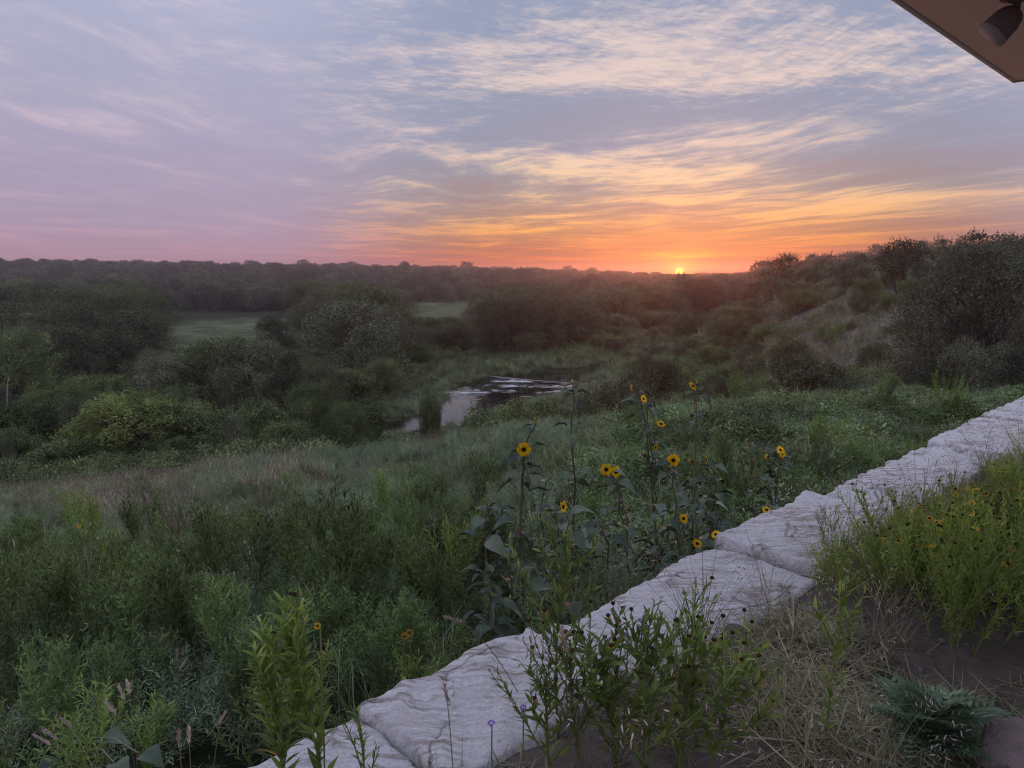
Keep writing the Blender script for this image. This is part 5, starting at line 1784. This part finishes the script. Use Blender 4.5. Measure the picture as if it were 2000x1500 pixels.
def terrace_litter():
    pr = []
    for k in range(4):
        g = Geo()
        n = 60
        a = rng.random(n) * 6.28; r = .18 * np.sqrt(rng.random(n))
        P = np.stack([r * np.cos(a), r * np.sin(a), rng.uniform(0, .03, n)], 1)
        d = rdir(n) * [1, 1, .16] + [0, 0, .06]
        V = BLADE[0] * [.03, 1, 1]
        g.stamp(V, BLADE[1], BLADE[2], P, frames(d, rdir(n) * .4 + [0, 0, 1]), rng.uniform(.06, .2, n), 0)
        grass_into(g, 10, .16, .0035, .12, 1, .7, .7)
        pr.append(g.mesh("litter", [M_DRY, M_GRASS]))
    n = 9000
    y = rng.uniform(1.5, 9, n); x = rng.uniform(-1.5, 7.5, n)
    nn = (x - WA[0]) * WN[0] + (y - WA[1]) * WN[1]
    pn = fbm(np.stack([x * 1.6, y * 1.6, 0 * x], -1), 3, 5)
    ok = (nn > .62) & (np.abs(x / y) < .85) & (pn > -.25)
    x, y = x[ok], y[ok]; m = len(x)
    gn_scatter("dry_litter", np.stack([x, y, ground_z(x, y)], 1), np.stack([0 * x, 0 * x, rng.random(m) * 6.28], 1), np.repeat(rng.uniform(.6, 1.2, m)[:, None], 3, 1), rng.integers(0, 4, m), pr, "stuff", "dry straw and litter strewn over the bare soil")


terrace_litter()


def pebbles():
    ms = []
    for k in range(3):
        d = rdir(40); r = 1 + .3 * fbm(d * 1.5 + k * 5, 2, k)
        # a coarse stone: latitude-longitude shell
        n = 6
        th, ph = np.meshgrid(np.linspace(0, 6.283, 2 * n, endpoint=False), np.linspace(.15, math.pi - .15, n))
        q = np.stack([np.cos(th) * np.sin(ph), np.sin(th) * np.sin(ph), np.cos(ph) * .6], -1)
        q = q * (1 + .35 * fbm(q * 1.3 + k * 7, 2, k))[..., None]
        i = np.arange(n - 1)[:, None] * 2 * n + np.arange(2 * n)[None]; j = np.arange(n - 1)[:, None] * 2 * n + (np.arange(2 * n)[None] + 1) % (2 * n)
        ms.append(mesh_np("pebble", q.reshape(-1, 3), [np.stack([i, i + 2 * n, j + 2 * n, j], -1).reshape(-1, 4)], M_PALE if k else M_ROCK))
    n = 3000
    y = rng.uniform(1.6, 7, n); x = rng.uniform(-1, 5.5, n)
    ok = ((x - WA[0]) * WN[0] + (y - WA[1]) * WN[1] > .62) & (np.abs(x / y) < .85)
    x, y = x[ok], y[ok]; m = len(x)
    gn_scatter("pebbles", np.stack([x, y, ground_z(x, y)], 1), rng.random((m, 3)) * 6, np.repeat((.004 + .014 * rng.random(m) ** 4)[:, None], 3, 1), rng.integers(0, 3, m), ms, "stuff", "small stones and crumbs of soil on the bare ground")


pebbles()

# -- cut-leaved plant at the lower right
def cutleaf():
    b = spot(1815, 2.36)
    root = root_at("cutleaf_plant", b, "low plant with deeply cut fern-like leaves at the lower right", "plant")
    ms = []
    for k in range(3):
        g = Geo()
        mid = np.array([[0, t, .25 * math.sin(t * 2.4) - .18 * t * t] for t in np.linspace(0, 1, 8)])
        g.tube(mid, np.linspace(.008, .003, 8), 4)
        for t in np.linspace(.22, .97, 9):
            p, d = sample(mid, np.array([t]))
            for s in (-1, 1):
                L = .36 * math.sin(min(t * 1.25, 1) * 2.6) + .08
                ax = d[0] * .55 + np.array([s, 0, .1]); ax /= np.linalg.norm(ax)
                tp = lance(.24, .15, .2)
                g.stamp(tp[0], tp[1], tp[2], p, frames(ax[None], np.array([[0, 0, 1.]])), L, 0)
                for f in (.4, .7):
                    for s2 in (-1, 1):
                        a3 = ax * .7 + np.array([-ax[1], ax[0], 0]) * s2 * .6
                        g.stamp(tp[0], tp[1], tp[2], p + ax[None] * L * f, frames(a3[None], np.array([[0, 0, 1.]])), L * .42, 0)
        ms.append(g.mesh("cut_leaf", M_CUT))
    for i in range(30):
        a = i * 2.4; el = R(rng.uniform(10, 65)); d = np.array([math.cos(a) * math.cos(el), math.sin(a) * math.cos(el), math.sin(el)])
        o = obj("leaf", ms[i % 3], root)
        o.matrix_local = mat4(frames(d[None], np.array([[0, 0, 1.]]) - d[None] * .1)[0], rng.uniform(.16, .25), [0, 0, .02 + .10 * rng.random()])


cutleaf()

# -- seeding grass stalks at the lower left
def stalk(label, px, py, Y, lean):
    top = at_depth(px, py, Y)
    bx, by = top[0] - lean[0], top[1] - lean[1]
    z = gz(bx, by); b = np.array([bx, by, z])
    root = root_at("seed_stalk", b, label, "grass stalk", "seeding grass stalks at the lower left")
    t = np.linspace(0, 1, 9)[:, None]; L = top - b
    P = L * t; P[:, 2] = L[2] * np.sin(t[:, 0] * 1.45) / math.sin(1.45)
    g = Geo(); g.tube(P, np.linspace(.0022, .0012, 9), 5); grass_into(g, 5, .25, .004, .02, 0, .5, .5)
    obj("stalk", g.mesh("stalk", M_DRY), root)
    g = Geo(); d = P[-1] - P[-2]; d /= np.linalg.norm(d)
    n = 70; tt = rng.random(n); pos = P[-1] - d * (tt * .065)[:, None] + rng.normal(0, .0025, (n, 3))
    g.stamp(NARROW[0] * [1.3, 1, 1], NARROW[1], NARROW[2], pos, frames(d + rdir(n) * .45, rdir(n)), .017, 0)
    obj("seed_head", g.mesh("seed_head", M_SEED), root)


for lab, px, py, Y, ln in (("grass stalk with a leaning feathery head, second from the left corner", 70, 1437, 2.55, (-.25, .0)), ("grass stalk leaning left, low in the corner", 86, 1427, 2.7, (-.2, .0)), ("tall grass stalk with a thick pink head leaning left", 208, 1372, 2.7, (-.12, 0)), ("pale upright seed head left of a close pair", 232, 1340, 3.0, (-.05, 0)),
                           ("pale upright seed head right of a close pair", 248, 1332, 3.0, (-.02, 0)), ("grass stalk bending over the slope weeds", 118, 1404, 2.7, (-.2, 0)), ("short pinkish seed head beside the nearest stone, left of two", 349, 1430, 2.45, (0, 0)), ("short pinkish seed head beside the nearest stone, right of two", 369, 1422, 2.45, (.01, 0)),
                           ("leaning grass stalk among the weeds left of the wall", 440, 1392, 2.8, (.1, 0)), ("pale grass head high among the weeds", 345, 1270, 3.6, (.0, 0)), ("bent pale grass head beside the high one", 362, 1290, 3.5, (.08, 0)), ("pale seed head on the slope, leftmost of three white tips", 355, 1045, 5.6, (0, 0)), ("pale seed head on the slope, middle of three white tips", 290, 1062, 5.6, (0, 0)), ("pale seed head on the slope, rightmost of three white tips", 403, 1052, 5.6, (0, 0)),
                           ("long grass stalk arching over the second wall stone", 872, 1205, 2.55, (-.35, -.1)), ("thin upright grass stalk before the second wall stone", 1098, 1235, 2.1, (-.03, 0)), ("thin grass stalk before the first wide stone", 868, 1340, 2.0, (-.03, 0))):
    stalk(lab, px, py, Y, ln)

# -- broad drooping leaves in the lower left corner
def broadleaf():
    b = spot(190, 3.0)
    root = root_at("broadleaf_plant", b, "plant with big broad drooping leaves in the lower left corner", "plant")
    g = Geo(); g.tube(axis_curve([0, 0, -.02], [0, 0, 1], .42, .1, 5), np.linspace(.010, .006, 6), 7)
    for i, (px, py, Y, s) in enumerate(((95, 1492, 2.75, .13), (235, 1496, 2.62, .13), (215, 1432, 2.95, .12), (120, 1440, 3.0, .12), (300, 1480, 2.75, .12))):
        tip = at_depth(px, py, Y) - b; base = np.array([0, 0, .25 + .02 * i])
        d = tip - base; d /= np.linalg.norm(d)
        o = obj("leaf", SUN_LEAF[i % 4], root)
        q = tip - d * s * .9
        o.matrix_local = mat4(frames(d[None], np.array([[0, -.2, 1.]]))[0], s, q)
        g.tube([base, (base + q) / 2 + [0, 0, .03], q], [.004, .0035, .003], 5)
    obj("stem", g.mesh("broadleaf_stem", M_SUNSTEM, True), root)


broadleaf()

# -- single small flowers
def little_flower(name, label, cat, group, px, py, Y, r, mat, n=8, nrm=(0, -.7, .7), disc=True, lean=0.):
    p = at_depth(px, py, Y); z = gz(p[0] - lean, p[1]); b = np.array([p[0] - lean, p[1], z])
    h = p - b
    if h[2] < .05: h[2] = .12
    root = root_at(name, b, label, cat, group)
    g = Geo(); g.tube(axis_curve([0, 0, -.02], h, np.linalg.norm(h) + .02, .0, 4, .01), .0025, 5); obj("stem", g.mesh("flower_stem", M_STEM), root)
    g = Geo(); daisy_into(g, [0, 0, 0], nrm, r, n); o = obj("petals", g.mesh("flower_petals", mat), root); o.location = [float(v) for v in h]
    if disc:
        g = Geo(); ball_into(g, [0, 0, 0], r * .3, 0); d = obj("flower_disc", g.mesh("small_disc", M_BUTTON), root); d.location = [float(v) for v in h]


for i, (px, py, Y) in enumerate(((303, 1000, 9), (243, 1016, 8.5), (155, 1027, 8), (400, 1004, 9), (222, 1040, 7.6), (136, 1157, 5.6), (238, 1183, 5.2), (165, 1206, 4.9), (146, 1232, 4.6), (165, 1226, 4.7), (184, 1225, 4.7), (200, 1066, 7), (800, 1236, 3.6), (790, 1243, 3.6), (262, 1140, 5.8), (620, 1222, 1.86), (760, 1022, 8), (195, 1015, 8.2))):
    little_flower("orange_flower", "small orange wildflower scattered among the slope weeds", "flower", "orange flowers on the slope", px, py, Y, .024 if Y > 3 else .012, M_ORANGE, 8, (rng.normal(0, .4), -.8, .6))
for lab, px, py, Y in (("white flower on the brow, leftmost of four", 1470, 794, 14), ("white flower on the brow, second of four", 1567, 802, 13.2), ("white flower on the brow, third of four", 1585, 799, 13.2), ("white flower on the brow, rightmost of four", 1604, 791, 13.8)):
    little_flower("white_flower", lab, "flower", "white flowers on the brow", px, py, Y, .055, M_WHITE, 7, (0, -.8, .5), False)
for lab, px, py, Y in (("purple flower rising over the wall behind the big branching plant", 1252, 1212, 2.5), ("purple flower left of the one over the wall", 1222, 1238, 2.45), ("purple flower low before the first wide stone", 1022, 1382, 2.25), ("purple flower at the foot of the bushy plant", 960, 1412, 2.2)):
    little_flower("purple_flower", lab, "flower", None, px, py, Y, .014, M_PURPLE, 16, (0, -.3, 1), False)
